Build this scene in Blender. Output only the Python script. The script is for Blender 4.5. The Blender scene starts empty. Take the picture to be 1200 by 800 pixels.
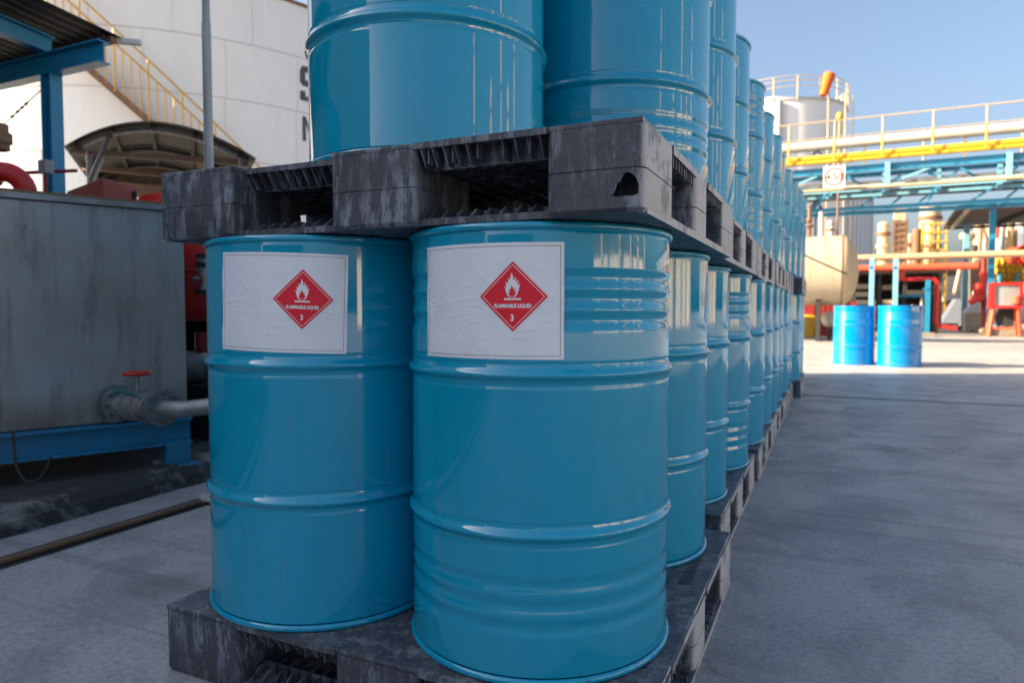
import bpy, bmesh, math, random
from math import sin, cos, pi, radians, atan2, sqrt, atan
from mathutils import Vector, Matrix
random.seed(7)
S = bpy.context.scene
# ------------------------------------------------------------------ camera
YAW = radians(24.9); PITCH = atan(36.5/800); EYE = .874; FPX = 800.0
cam_d = bpy.data.cameras.new('camera'); cam = bpy.data.objects.new('camera', cam_d)
S.collection.objects.link(cam); S.camera = cam
cam.location = (0, 0, EYE); cam.rotation_euler = (pi/2-PITCH, 0, YAW)
cam_d.sensor_width = 36; cam_d.lens = 24; cam_d.clip_start = .02; cam_d.clip_end = 3000
cam_d.dof.use_dof = True; cam_d.dof.focus_distance = 1.45; cam_d.dof.aperture_fstop = 4.0
# ------------------------------------------------------------------ sun and sky
SUN_EL = radians(27); SUN_TO = Vector((-cos(YAW)*cos(SUN_EL), -sin(YAW)*cos(SUN_EL), sin(SUN_EL)))
w = bpy.data.worlds.new('World'); S.world = w; w.use_nodes = True
nt = w.node_tree; bg = nt.nodes['Background']
sky = nt.nodes.new('ShaderNodeTexSky'); sky.sky_type = 'NISHITA'; sky.sun_disc = False
sky.sun_elevation = SUN_EL; sky.sun_rotation = atan2(SUN_TO.x, SUN_TO.y)
sky.air_density = 1.0; sky.dust_density = 5.5; sky.ozone_density = 1.6
nt.links.new(sky.outputs[0], bg.inputs[0]); bg.inputs[1].default_value = .061
sl = bpy.data.lights.new('sun', 'SUN'); so = bpy.data.objects.new('sun', sl); S.collection.objects.link(so)
sl.energy = 4.2; sl.angle = radians(.53); sl.color = (1, .80, .55)
so.rotation_euler = SUN_TO.to_track_quat('Z', 'Y').to_euler(); so.location = (-20, -10, 20)
S.view_settings.view_transform = 'Standard'; S.view_settings.look = 'None'
S.view_settings.exposure = 2.3; S.view_settings.gamma = 1; S.view_settings.use_curve_mapping = False
S.render.engine = 'CYCLES'
S.cycles.max_bounces = 8

# ------------------------------------------------------------------ photo-space measuring helpers
FW = Vector((-sin(YAW)*cos(PITCH), cos(YAW)*cos(PITCH), -sin(PITCH)))
RT = Vector((cos(YAW), sin(YAW), 0)); UPV = RT.cross(FW)
def ray(x, y): return FW + RT*((x-600)/FPX) - UPV*((y-400)/FPX)
def on(x, y, Y):                      # point on the vertical plane at distance Y
    d = ray(x, y); return Vector((0, 0, EYE)) + d*(Y/d.y)
def deep(x, y, D): return Vector((0, 0, EYE)) + ray(x, y)*D
def yard(a, b, z=0): return Vector((a*cos(YAW)-b*sin(YAW), a*sin(YAW)+b*cos(YAW), z))

# ------------------------------------------------------------------ materials
MATS = {}
def hexlin(c): return tuple(c) + (1,)
class NB:
    def __init__(s, name):
        s.m = bpy.data.materials.new(name); s.m.use_nodes = True; s.t = s.m.node_tree; s.n = s.t.nodes; s.p = s.n['Principled BSDF']
    def add(s, typ, **kw):
        n = s.n.new(typ)
        for k, v in kw.items(): setattr(n, k, v)
        return n
    def link(s, a, b): s.t.links.new(a, b)
    def coords(s, scale=(1, 1, 1), obj=True, rot=(0, 0, 0)):
        tc = s.add('ShaderNodeTexCoord'); mp = s.add('ShaderNodeMapping'); mp.inputs['Scale'].default_value = scale; mp.inputs['Rotation'].default_value = rot
        s.link(tc.outputs['Object'], mp.inputs[0])
        if not obj:
            g = s.add('ShaderNodeNewGeometry'); s.link(g.outputs['Position'], mp.inputs[0])
        return mp.outputs[0]
    def noise(s, scale, detail=4, rough=.6, vec=None, dist=0):
        n = s.add('ShaderNodeTexNoise'); n.inputs['Scale'].default_value = scale; n.inputs['Detail'].default_value = detail
        n.inputs['Roughness'].default_value = rough; n.inputs['Distortion'].default_value = dist
        if vec is not None: s.link(vec, n.inputs['Vector'])
        return n.outputs[0]
    def ramp(s, fac, pts):
        r = s.add('ShaderNodeValToRGB'); e = r.color_ramp.elements
        while len(e) < len(pts): e.new(.5)
        for i, (p, c) in enumerate(pts):
            e[i].position = p; e[i].color = (c, c, c, 1) if isinstance(c, (int, float)) else hexlin(c)
        s.link(fac, r.inputs[0]); return r.outputs[0]
    def mix(s, fac, a, b, mode='MIX'):
        m = s.add('ShaderNodeMix', data_type='RGBA', blend_type=mode)
        for v, i in ((fac, 0), (a, 6), (b, 7)):
            if isinstance(v, (int, float)): m.inputs[i].default_value = v
            elif isinstance(v, tuple): m.inputs[i].default_value = hexlin(v)
            else: s.link(v, m.inputs[i])
        return m.outputs[2]
    def bump(s, h, strength=.2, dist=.01):
        b = s.add('ShaderNodeBump'); b.inputs['Strength'].default_value = strength; b.inputs['Distance'].default_value = dist
        s.link(h, b.inputs['Height'])
        if s.p.inputs['Normal'].links: s.link(s.p.inputs['Normal'].links[0].from_socket, b.inputs['Normal'])
        s.link(b.outputs[0], s.p.inputs['Normal'])
    def base(s, c):
        if isinstance(c, tuple): s.p.inputs['Base Color'].default_value = hexlin(c)
        else: s.link(c, s.p.inputs['Base Color'])
    def rough(s, r):
        if isinstance(r, (int, float)): s.p.inputs['Roughness'].default_value = r
        else: s.link(r, s.p.inputs['Roughness'])

def paint(name, col, rough=.4, metal=0, dirt=.35, dirtcol=(.05, .035, .02), scale=3, streak=True, bumpy=.05):
    b = NB(name); v = b.coords((1, 1, .25 if streak else 1), obj=False)
    n = b.noise(scale, 6, .65, v); n2 = b.noise(scale*7, 3, .6, v)
    f = b.ramp(n, [(.48, 0), (.78, 1)])
    c = b.mix(b.ramp(n2, [(.3, 0), (.8, .25)]), col, tuple(x*.75 for x in col))
    mf = b.add('ShaderNodeMath', operation='MULTIPLY'); b.link(f, mf.inputs[0]); mf.inputs[1].default_value = dirt
    b.base(b.mix(mf.outputs[0], c, dirtcol)); b.p.inputs['Metallic'].default_value = metal
    b.rough(b.ramp(n2, [(0, max(.05, rough-.1)), (1, min(1, rough+.15))]))
    if bumpy: b.bump(n2, bumpy, .01)
    MATS[name] = b.m; return b.m

def drum_paint(name, col):
    b = NB(name); oi = b.add('ShaderNodeObjectInfo')
    tc = b.add('ShaderNodeTexCoord'); off = b.add('ShaderNodeVectorMath', operation='ADD')
    vs = b.add('ShaderNodeVectorMath', operation='SCALE'); b.link(oi.outputs['Location'], vs.inputs[0]); vs.inputs['Scale'].default_value = 7.3
    b.link(tc.outputs['Object'], off.inputs[0]); b.link(vs.outputs[0], off.inputs[1]); v = off.outputs[0]
    big = b.noise(2.2, 2, .5, v); mid = b.noise(9, 2, .5, v); fine = b.noise(160, 3, .6, v); spk = b.noise(420, 1, .4, v)
    mp = b.add('ShaderNodeMapping'); mp.inputs['Scale'].default_value = (1, 1, .12); b.link(v, mp.inputs[0])
    st = b.noise(26, 4, .65, mp.outputs[0])
    c = b.mix(b.ramp(st, [(.45, 0), (.8, .35)]), col, tuple(x*.80 for x in col))
    scuff = b.ramp(b.noise(34, 8, .75, v), [(.69, 0), (.73, 1)])
    sm = b.add('ShaderNodeMath', operation='MULTIPLY'); b.link(scuff, sm.inputs[0]); b.link(b.ramp(b.noise(3, 1, .5, v), [(.5, 0), (.62, .55)]), sm.inputs[1])
    c = b.mix(sm.outputs[0], c, (.05, .06, .07))
    mp2 = b.add('ShaderNodeMapping'); mp2.inputs['Scale'].default_value = (1, 1, .05); b.link(v, mp2.inputs[0])
    c = b.mix(b.ramp(b.noise(70, 3, .5, mp2.outputs[0]), [(.66, 0), (.72, .22)]), c, (.16, .22, .24))
    c = b.mix(b.ramp(b.noise(150, 2, .5, v), [(.76, 0), (.79, .5)]), c, (.30, .33, .33))
    # chipped paint on the hoops and rims (a fixed band of the drum's own height)
    sz = b.add('ShaderNodeSeparateXYZ'); b.link(tc.outputs['Object'], sz.inputs[0])
    bands = b.ramp(sz.outputs['Z'], [(0, 1), (.012, 1), (.03, 0), (.276, 0), (.288, .8), (.30, 0), (.58, 0), (.592, .8), (.604, 0), (.86, 0), (.87, 1)])
    ch = b.add('ShaderNodeMath', operation='MULTIPLY'); b.link(bands, ch.inputs[0]); b.link(b.ramp(b.noise(48, 6, .75, v), [(.63, 0), (.66, 1)]), ch.inputs[1])
    c = b.mix(ch.outputs[0], c, (.07, .045, .035))
    b.base(c)
    b.rough(b.ramp(st, [(.3, .12), (.75, .26)])); b.p.inputs['Specular IOR Level'].default_value = .0
    b.p.inputs['Coat Weight'].default_value = 1; b.p.inputs['Coat IOR'].default_value = 1.72; b.link(b.ramp(st, [(.35, .025), (.8, .10)]), b.p.inputs['Coat Roughness'])
    dn = b.ramp(b.noise(5.5, 1, .4, v), [(.64, 0), (.74, 1)]); b.bump(dn, .35, .004)
    b.bump(big, .45, .014); b.bump(mid, .22, .005); b.bump(fine, .02, .001)
    MATS[name] = b.m; return b.m
drum_paint('teal_paint', (.0, .30, .475))
drum_paint('teal_paint_deep', (.002, .15, .315))
drum_paint('royal_paint', (.0, .20, .52))

def pallet_mat():
    b = NB('pallet_plastic'); v = b.coords((1, 1, .22), obj=False); v2 = b.coords((1, 1, 1), obj=False)
    a = b.noise(30, 9, .78, v, .12); c = b.noise(9, 6, .7, v2, .4); g = b.noise(90, 4, .7, v2)
    f = b.add('ShaderNodeMath', operation='MULTIPLY'); b.link(b.ramp(a, [(.49, 0), (.55, 1)]), f.inputs[0]); b.link(b.ramp(c, [(.40, .15), (.60, 1)]), f.inputs[1])
    col = b.mix(b.ramp(g, [(.3, 0), (.7, 1)]), (.036, .040, .051), (.075, .083, .102))
    col = b.mix(f.outputs[0], col, (.215, .235, .275))
    geo = b.add('ShaderNodeNewGeometry')
    sp = b.add('ShaderNodeSeparateXYZ'); b.link(geo.outputs['Normal'], sp.inputs[0])
    # the side that forks and trucks rub (facing the lane) is worn pale
    wr = b.add('ShaderNodeMath', operation='MULTIPLY'); b.link(b.ramp(sp.outputs['X'], [(.6, 0), (.95, 1)]), wr.inputs[0]); b.link(b.ramp(c, [(.40, .35), (.47, .95)]), wr.inputs[1])
    px = b.add('ShaderNodeSeparateXYZ'); b.link(geo.outputs['Position'], px.inputs[0]); gtx = b.add('ShaderNodeMath', operation='GREATER_THAN'); b.link(px.outputs['X'], gtx.inputs[0]); gtx.inputs[1].default_value = -.42
    w2 = b.add('ShaderNodeMath', operation='MULTIPLY'); b.link(wr.outputs[0], w2.inputs[0]); b.link(gtx.outputs[0], w2.inputs[1])
    col = b.mix(w2.outputs[0], col, (.50, .49, .48))
    mud = b.add('ShaderNodeMath', operation='MULTIPLY'); b.link(b.ramp(sp.outputs['Z'], [(.7, 0), (.95, 1)]), mud.inputs[0]); b.link(b.ramp(c, [(.45, 0), (.68, .6)]), mud.inputs[1])
    col = b.mix(mud.outputs[0], col, (.17, .15, .12))
    b.base(col); b.rough(b.ramp(g, [(.3, .42), (.8, .7)]))
    b.bump(a, .3, .004); b.bump(g, .25, .002)
    MATS['pallet'] = b.m
pallet_mat()
def ground_mat():
    b = NB('concrete_yard'); v = b.coords((1, 1, 1), obj=False); vs = b.coords((.7, 1.3, 1), obj=False, rot=(0, 0, radians(-28)))
    big = b.noise(.35, 5, .6, v); mid = b.noise(2.4, 8, .7, v, .5); fine = b.noise(60, 6, .75, v); st = b.noise(3.2, 8, .7, vs, .8)
    c = b.mix(b.ramp(big, [(.35, 0), (.65, 1)]), (.30, .30, .30), (.40, .395, .385))
    c = b.mix(b.ramp(mid, [(.45, 0), (.60, .6)]), c, (.21, .213, .22))
    c = b.mix(b.ramp(st, [(.54, 0), (.62, .35)]), c, (.42, .415, .405))
    c = b.mix(b.ramp(fine, [(.35, .5), (.55, 0)]), c, (.10, .10, .105)); gr = b.noise(260, 3, .8, v); c = b.mix(b.ramp(gr, [(.55, 0), (.7, .45)]), c, (.42, .42, .41))
    c = b.mix(b.ramp(b.noise(1.15, 2, .5, v), [(.66, 0), (.70, .45)]), c, (.12, .12, .125))
    c = b.mix(b.ramp(b.noise(7, 2, .4, vs), [(.735, 0), (.755, .6)]), c, (.50, .49, .47))
    vt = b.coords((.10, 9, 1), obj=False, rot=(0, 0, radians(-62))); c = b.mix(b.ramp(b.noise(1.0, 3, .5, vt, .3), [(.60, 0), (.66, .30)]), c, (.13, .13, .135))
    vv = b.add('ShaderNodeTexVoronoi', feature='DISTANCE_TO_EDGE'); vv.inputs['Scale'].default_value = .33
    dis = b.add('ShaderNodeVectorMath', operation='ADD'); nn = b.add('ShaderNodeTexNoise'); nn.inputs['Scale'].default_value = 1.7; nn.inputs['Detail'].default_value = 6
    b.link(v, nn.inputs['Vector']); b.link(v, dis.inputs[0]); b.link(nn.outputs['Color'], dis.inputs[1]); b.link(dis.outputs[0], vv.inputs['Vector'])
    c = b.mix(b.ramp(vv.outputs['Distance'], [(.0, .45), (.0035, 0)]), c, (.07, .07, .07))
    sp = b.ramp(b.noise(17, 3, .5, v), [(.70, 0), (.76, .5)]); c = b.mix(sp, c, (.10, .10, .10))
    b.base(c); b.rough(b.ramp(mid, [(.3, .42), (.7, .72)])); b.bump(fine, .35, .003); b.bump(mid, .15, .008)
    MATS['ground'] = b.m
ground_mat()
def galv(name, col=(.33, .35, .36), metal=.6, rough=.42, blotch=(.19, .20, .20), rust=.3):
    b = NB(name); v = b.coords((1, 1, .3), obj=False); a = b.noise(3.5, 7, .65, v, .4); g = b.noise(22, 5, .6, v)
    c = b.mix(b.ramp(a, [(.38, 0), (.66, 1)]), col, blotch); c = b.mix(b.ramp(g, [(.55, 0), (.75, .5)]), c, tuple(x*1.25 for x in col))
    c = b.mix(b.ramp(b.noise(5, 8, .7, v), [(.62, 0), (.75, rust)]), c, (.16, .08, .035))
    b.base(c); b.p.inputs['Metallic'].default_value = metal; b.rough(b.ramp(g, [(.2, rough-.1), (.8, rough+.15)])); b.bump(g, .08, .003)
    MATS[name] = b.m
def steel_sheet():
    b = NB('tank_steel'); v = b.coords((1, 1, .12), obj=False); v1 = b.coords((1, 1, 1), obj=False)
    st = b.noise(13, 7, .7, v, .3); big = b.noise(1.8, 4, .6, v1); fine = b.noise(50, 5, .7, v1)
    c = b.mix(b.ramp(big, [(.35, 0), (.65, 1)]), (.31, .335, .325), (.25, .24, .215))
    c = b.mix(b.ramp(st, [(.50, 0), (.70, .75)]), c, (.13, .13, .12))
    c = b.mix(b.ramp(fine, [(.55, 0), (.75, .35)]), c, (.34, .40, .42)); c = b.mix(b.ramp(b.noise(7, 7, .75, v1), [(.63, 0), (.69, .8)]), c, (.13, .08, .05))
    sep = b.add('ShaderNodeSeparateXYZ'); b.link(b.coords((1, 1, 1), obj=False), sep.inputs[0])
    md = b.add('ShaderNodeMath', operation='MULTIPLY'); b.link(b.ramp(sep.outputs['Z'], [(.33, .95), (.50, 0)]), md.inputs[0]); b.link(b.ramp(b.noise(6, 6, .7, v1), [(.3, .1), (.6, .9)]), md.inputs[1])
    c = b.mix(md.outputs[0], c, (.12, .065, .035))
    b.base(c); b.p.inputs['Metallic'].default_value = .15; b.rough(b.ramp(st, [(.3, .38), (.7, .62)])); b.bump(big, .25, .02); b.bump(fine, .08, .002)
    MATS['tank_steel'] = b.m
steel_sheet()
galv('galv', rust=.75); galv('grey_metal', (.30, .31, .32), .3, .5, (.17, .15, .13), .85); galv('rusty', (.13, .07, .04), .2, .7, (.20, .12, .07), .8)
paint('blue_steel', (.008, .20, .37), .38, 0, .30, (.06, .05, .04), 2.5)
paint('pale_blue_steel', (.17, .42, .56), .45, 0, .3, (.2, .17, .13), 1.2)
paint('white_tank', (.70, .72, .74), .45, 0, .16, (.42, .38, .33), .9)
paint('seam', (.42, .43, .44), .6)
paint('white_pipe', (.52, .50, .46), .45, 0, .35, (.40, .32, .24), 1.5, False)
paint('yellow', (.60, .34, .02), .45, 0, .25, (.35, .2, .05), 2)
paint('yellow_dark', (.45, .27, .04), .5, 0, .3, (.2, .12, .05), 2)
paint('red', (.52, .016, .012), .35, 0, .25, (.10, .02, .02), 3)
paint('red_dull', (.24, .013, .012), .5, 0, .4, (.08, .02, .02), 3)
paint('orange_red', (.66, .09, .04), .45, 0, .3, (.25, .06, .03), 2, False)
paint('cream', (.44, .35, .23), .6, 0, .35, (.36, .22, .11), 1.2)
paint('cream_pipe', (.44, .34, .21), .5, 0, .3, (.35, .22, .1), 2, False)
paint('beige_wall', (.50, .43, .33), .8, 0, .5, (.30, .20, .12), .6)
paint('pale_wall', (.72, .64, .50), .8, 0, .2, (.4, .3, .2), .6)  # kept pale so the added shed reflects brightly in the drums
paint('brown_sheet', (.10, .062, .045), .7, 0, .5, (.05, .03, .02), 1)
paint('dark_sheet', (.035, .032, .028), .65, 0, .5, (.02, .016, .013), 2)
paint('dark', (.022, .022, .023), .7, 0, .2, (.03, .02, .02), 3)
paint('rust_frame', (.17, .085, .05), .7, 0, .6, (.07, .03, .02), 5)
paint('orange_sock', (.75, .13, .01), .8, 0, .1, (.6, .15, .02), 2)
paint('workshop_wall', (.06, .10, .12), .8, 0, .4, (.05, .05, .05), .6)  # wall of the unseen building added behind the camera
paint('bridge_blue', (.035, .26, .45), .45, 0, .35, (.12, .12, .11), 2)
paint('sheet_grey', (.36, .37, .39), .5, 0, .4, (.2, .17, .15), .8)
paint('cover_grey', (.12, .14, .18), .5, 0, .4, (.1, .09, .08), .8)  # sheet grey darkened so the sunlit cover looks shaded
paint('haze_wall', (.40, .39, .37), .8, 0, .3, (.45, .40, .35), .3)
paint('stone', (.24, .20, .15), .9, 0, .6, (.10, .08, .06), 6, False, .5)
b = NB('kerb_concrete'); v = b.coords((1, 1, 1), obj=False); n1 = b.noise(2.1, 7, .7, v, .6); n2 = b.noise(11, 7, .75, v); n3 = b.noise(70, 4, .7, v)
c = b.mix(b.ramp(n2, [(.4, 0), (.6, 1)]), (.17, .165, .15), (.26, .25, .235)); c = b.mix(b.ramp(n1, [(.43, .1), (.50, .9)]), c, (.026, .025, .026)); c = b.mix(b.ramp(n3, [(.6, 0), (.72, .8)]), c, (.03, .03, .03))
b.base(c); b.rough(.9); b.bump(n2, .6, .02); b.bump(n3, .5, .006); MATS['kerb_concrete'] = b.m
paint('dark_dirt', (.055, .053, .052), .9, 0, .6, (.02, .02, .02), 5, False, .6)
paint('plastic_white', (.62, .62, .58), .5, 0, .3, (.4, .35, .25), 8)
paint('window_dark', (.03, .04, .05), .15, 0, .2, (.03, .03, .03), 3)
paint('dark_hose', (.02, .03, .025), .6)
paint('green_strap', (.02, .20, .16), .5)
paint('wood', (.22, .13, .07), .7, 0, .5, (.08, .05, .03), 6)
def flat(name, col, rough=.5):
    b = NB(name); v = b.coords((1, 1, 1)); n = b.noise(14, 4, .6, v); b.base(b.mix(b.ramp(n, [(.45, 0), (.75, .5)]), col, tuple(x*.9 for x in col))); b.rough(rough)
    MATS[name] = b.m; return b
b = flat('paper', (.78, .80, .84), .38); b.bump(b.noise(9, 5, .65, b.coords((1, 1, 1))), .5, .010); b.bump(b.ramp(b.noise(5, 3, .5, b.coords((1, 1, 2.5)), 1.2), [(.47, 0), (.50, 1), (.53, 0)]), .25, .0015); b.p.inputs['Coat Weight'].default_value = .15
b = flat('placard_red', (.78, .003, .022), .45)
flat('placard_white', (.80, .80, .82), .4); flat('ink', (.05, .05, .06), .5); flat('sign_white', (.75, .74, .72), .5); flat('sign_red', (.6, .03, .04), .5)
def rust_tank():
    b = NB('rust_tank'); v = b.coords((1.4, .3, .12), obj=False); st = b.noise(3.2, 5, .65, v, .2); f = b.noise(9, 6, .7, b.coords((1, 1, 1), obj=False))
    c = b.mix(b.ramp(st, [(.50, 0), (.66, .7)]), (.37, .315, .235), (.40, .21, .09)); c = b.mix(b.ramp(f, [(.5, 0), (.75, .5)]), c, (.36, .27, .18))
    b.base(c); b.rough(.6); MATS['rust_tank'] = b.m
rust_tank()

# ------------------------------------------------------------------ mesh builder
C = S.collection
class MB:
    def __init__(s): s.v = []; s.f = []; s.sm = []
    def face(s, pts, smooth=False):
        k = len(s.v); s.v += [tuple(p) for p in pts]; s.f.append(tuple(range(k, k+len(pts)))); s.sm.append(smooth)
    def add(s, vs, fs, smooth=False):
        k = len(s.v); s.v += [tuple(p) for p in vs]
        for f in fs: s.f.append(tuple(i+k for i in f)); s.sm.append(smooth)
    def box(s, x0, x1, y0, y1, z0, z1, M=None):
        vs = [Vector((x, y, z)) for x in (x0, x1) for y in (y0, y1) for z in (z0, z1)]
        if M: vs = [M @ q for q in vs]
        s.add(vs, [(0, 1, 3, 2), (4, 6, 7, 5), (0, 4, 5, 1), (2, 3, 7, 6), (0, 2, 6, 4), (1, 5, 7, 3)]); return s
    def beam(s, p, q, wd, ht, up=Vector((0, 0, 1))):
        p = Vector(p); q = Vector(q); d = (q-p).normalized()
        sd = d.cross(up)
        if sd.length < 1e-4: sd = Vector((1, 0, 0))
        sd.normalize(); u = sd.cross(d)
        vs = [e + sd*(a*wd/2) + u*(b*ht/2) for e in (p, q) for a, b in ((-1, -1), (1, -1), (1, 1), (-1, 1))]
        s.add(vs, [(3, 2, 1, 0), (4, 5, 6, 7)] + [(i, (i+1) % 4, 4+(i+1) % 4, 4+i) for i in range(4)]); return s
    def ibeam(s, p, q, wd, ht, t=.012):
        u = Vector((0, 0, 1)); s.beam(p, q, t, ht-2*t); o = u*(ht/2-t/2); s.beam(Vector(p)+o, Vector(q)+o, wd, t); s.beam(Vector(p)-o, Vector(q)-o, wd, t); return s
    def tube(s, pts, r, n=12, caps=True):
        pts = [Vector(p) for p in pts]; rr = r if isinstance(r, (list, tuple)) else [r]*len(pts)
        vs = []; prev = None
        for i, p in enumerate(pts):
            a = pts[max(i-1, 0)]; b_ = pts[min(i+1, len(pts)-1)]; d = (b_-a).normalized()
            if prev is None:
                sd = d.cross(Vector((0, 0, 1)))
                if sd.length < 1e-3: sd = Vector((1, 0, 0))
            else: sd = prev - d*prev.dot(d)
            sd.normalize(); prev = sd; u = sd.cross(d)
            vs += [p + sd*(cos(2*pi*k/n)*rr[i]) + u*(sin(2*pi*k/n)*rr[i]) for k in range(n)]
        fs = [(i*n+k, i*n+(k+1) % n, (i+1)*n+(k+1) % n, (i+1)*n+k) for i in range(len(pts)-1) for k in range(n)]
        s.add(vs, fs, True)
        if caps:
            for j in (0, len(pts)-1): s.face([vs[j*n+k] for k in (range(n) if j else reversed(range(n)))])
        return s
    def pipe(s, pts, r, n=12, bend=None):
        pts = [Vector(p) for p in pts]; bend = bend or r*1.8; out = [pts[0]]
        for i in range(1, len(pts)-1):
            a = (pts[i-1]-pts[i]).normalized(); c = (pts[i+1]-pts[i]).normalized()
            p0 = pts[i]+a*bend; p2 = pts[i]+c*bend
            for k in range(7): t = k/6; out.append(p0*(1-t)**2 + pts[i]*2*t*(1-t) + p2*t*t)
        out.append(pts[-1]); return s.tube(out, r, n)
    def lathe(s, prof, n=48, M=None, caps=True, smooth=True):
        vs = []
        for r, z in prof:
            for k in range(n):
                q = Vector((cos(2*pi*k/n)*r, sin(2*pi*k/n)*r, z)); vs.append(M @ q if M else q)
        fs = [(i*n+k, i*n+(k+1) % n, (i+1)*n+(k+1) % n, (i+1)*n+k) for i in range(len(prof)-1) for k in range(n)]
        s.add(vs, fs, smooth)
        if caps:
            s.face([vs[k] for k in reversed(range(n))]); s.face([vs[(len(prof)-1)*n+k] for k in range(n)])
        return s
    def prism(s, pts, d):                                  # pts: 3-D outline, d: extrusion vector
        pts = [Vector(p) for p in pts]; d = Vector(d); n = len(pts)
        s.face(list(reversed(pts))); s.face([p+d for p in pts])
        for i in range(n): s.face([pts[i], pts[(i+1) % n], pts[(i+1) % n]+d, pts[i]+d])
        return s
    def mesh(s, name, m):
        me = bpy.data.meshes.new(name); me.from_pydata(s.v, [], s.f); me.materials.append(MATS[m] if isinstance(m, str) else m)
        bm = bmesh.new(); bm.from_mesh(me); bmesh.ops.remove_doubles(bm, verts=bm.verts, dist=1e-5)
        bmesh.ops.recalc_face_normals(bm, faces=bm.faces)
        bm.to_mesh(me); bm.free()
        return me
    def build(s, name, m, parent=None, bevel=0, smooth=None):
        k = any(s.sm)
        me = s.mesh(name, m)
        o = bpy.data.objects.new(name, me); C.objects.link(o)
        if k or smooth:
            for p in me.polygons: p.use_smooth = True
            me.set_sharp_from_angle(angle=radians(38))
        if bevel:
            md = o.modifiers.new('bevel', 'BEVEL'); md.width = bevel; md.segments = 2; md.limit_method = 'ANGLE'; md.angle_limit = radians(40); md.harden_normals = False
        if parent is not None: o.parent = parent; o.matrix_parent_inverse = Matrix.Translation(-parent.location) if parent.type == 'EMPTY' and not parent.get('local') else Matrix()
        return o
def tag(o, label=None, cat=None, group=None, kind=None):
    if label: o['label'] = label
    if cat: o['category'] = cat
    if group: o['group'] = group
    if kind: o['kind'] = kind
    return o
def thing(name, loc, label, cat, group=None, local=False):
    o = bpy.data.objects.new(name, None); C.objects.link(o); o.location = loc; o.empty_display_size = .2
    if local: o['local'] = 1
    return tag(o, label, cat, group)
def copy_tree(o, parent=None):
    c = o.copy(); C.objects.link(c)
    if parent is not None: c.parent = parent
    for ch in list(o.children): copy_tree(ch, c)
    return c
def single(mb, name, m, label, cat, group=None, bevel=0):
    return tag(mb.build(name, m, None, bevel), label, cat, group)

# ------------------------------------------------------------------ ground
g = MB()
g.face([(-400, -400, 0), (400, -400, 0), (400, 900, 0), (-400, 900, 0)])
go = g.build('ground', 'ground'); go['kind'] = 'structure'
j = MB(); j.box(-.9, 40, 7.585, 7.605, -.02, .004); j.box(-2.535+.0, 40, -4.42, -4.40, -.02, .004); j.box(-2.2, 40, 19.6, 19.62, -.02, .004)
j.box(7.5, 7.52, -30, 60, -.02, .0045)
jo = j.build('paving_joint', 'dark'); jo['kind'] = 'structure'
# raised plinth with a rough kerb on the left, and the gutter in front of it
k = MB(); kk = MB(); N = 120; rk = random.Random(4)
rows_ = []
for i in range(N+1):
    y = -5 + 11.0*i/N; w1 = rk.uniform(-.006, .006)+.008*sin(y*5); chip = .018*max(0, sin(y*3.1+1))*rk.random()
    rows_.append([(-2.862+w1, y, -.01), (-2.872+w1+rk.uniform(-.004, .004), y, .055), (-2.895+w1-chip, y, .098-chip*.6), (-3.04+rk.uniform(-.01, .01), y, .106), (-3.06, y, .083)])
for i in range(N):
    for q_ in range(4): kk.face([rows_[i][q_], rows_[i+1][q_], rows_[i+1][q_+1], rows_[i][q_+1]])
kb = kk.build('kerb', 'kerb_concrete'); kb['kind'] = 'structure'
k.face([(-3.05, -5, .085), (-3.05, 6, .085), (-9, 6, .085), (-9, -5, .085)])
ko = k.build('plinth', 'dark_dirt'); ko['kind'] = 'structure'
gt = MB(); gt.face([(-2.66, -5, .004), (-2.535, -5, .004), (-2.50, 9, .004), (-2.62, 9, .004)]); gto = gt.build('gutter', 'dark_dirt'); gto['kind'] = 'structure'

# ------------------------------------------------------------------ unseen building added on the left to shade the lane and drum fronts
t = thing('warehouse', (-10, -2, 0), 'tall grey sheet-metal warehouse standing left of the lane', 'building')
MB().box(-12.4, -8.2, -16, 3.72, 0, 8.5).build('wall', 'sheet_grey', t)
MB().box(-12.5, -8.1, -16.1, 3.75, 8.501, 8.62).build('roof', 'dark_sheet', t)
m = MB()
for i in range(64): m.beam((-8.17, -15.5+i*.3, .1), (-8.17, -15.5+i*.3, 8.4), .05, .05)
m.build('cladding_rib', 'sheet_grey', t)
m = MB(); m.box(-8.19, -8.14, -3.4, .2, .01, 3.6); m.build('roller_door', 'blue_steel', t)

# ------------------------------------------------------------------ drums
R0, HR = .2865, .2925
def profile(ribbed):
    P = [(.0, .012), (.268, .012), (.284, .010)]
    P = [(.270, .014), (.2775, .012)]
    z = .018
    while z < .862:
        r = R0
        for zc in (.288, .592):
            d = abs(z-zc)
            if d < .0155: r += .0085*(cos(pi*d/.0155)+1)/2
            elif d < .026: r -= .0009*sin(pi*(d-.0155)/.0105)
        if ribbed:
            if .674 < z < .794: r -= .0048*((sin((z-.674)/.040*2*pi - pi/2)+1)/2)**.8
            if .090 < z < .215: r -= .0028*(sin((z-.090)/.0415*2*pi - pi/2)+1)/2
        P.append((r, z))
        near = any(abs(z-c) < .045 for c in (.288, .592)) or (ribbed and (.645 < z < .805 or .085 < z < .22))
        z += .0018 if near else .012
    return P + [(R0, .862), (.2845, .866)]
def chime(z0, up):
    s = 1 if up else -1
    pr = []
    for a in range(13):
        t = pi*2*a/12; pr.append((HR-.0058 + .0062*cos(t), z0 + s*.0075*sin(t)))
    return pr
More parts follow.
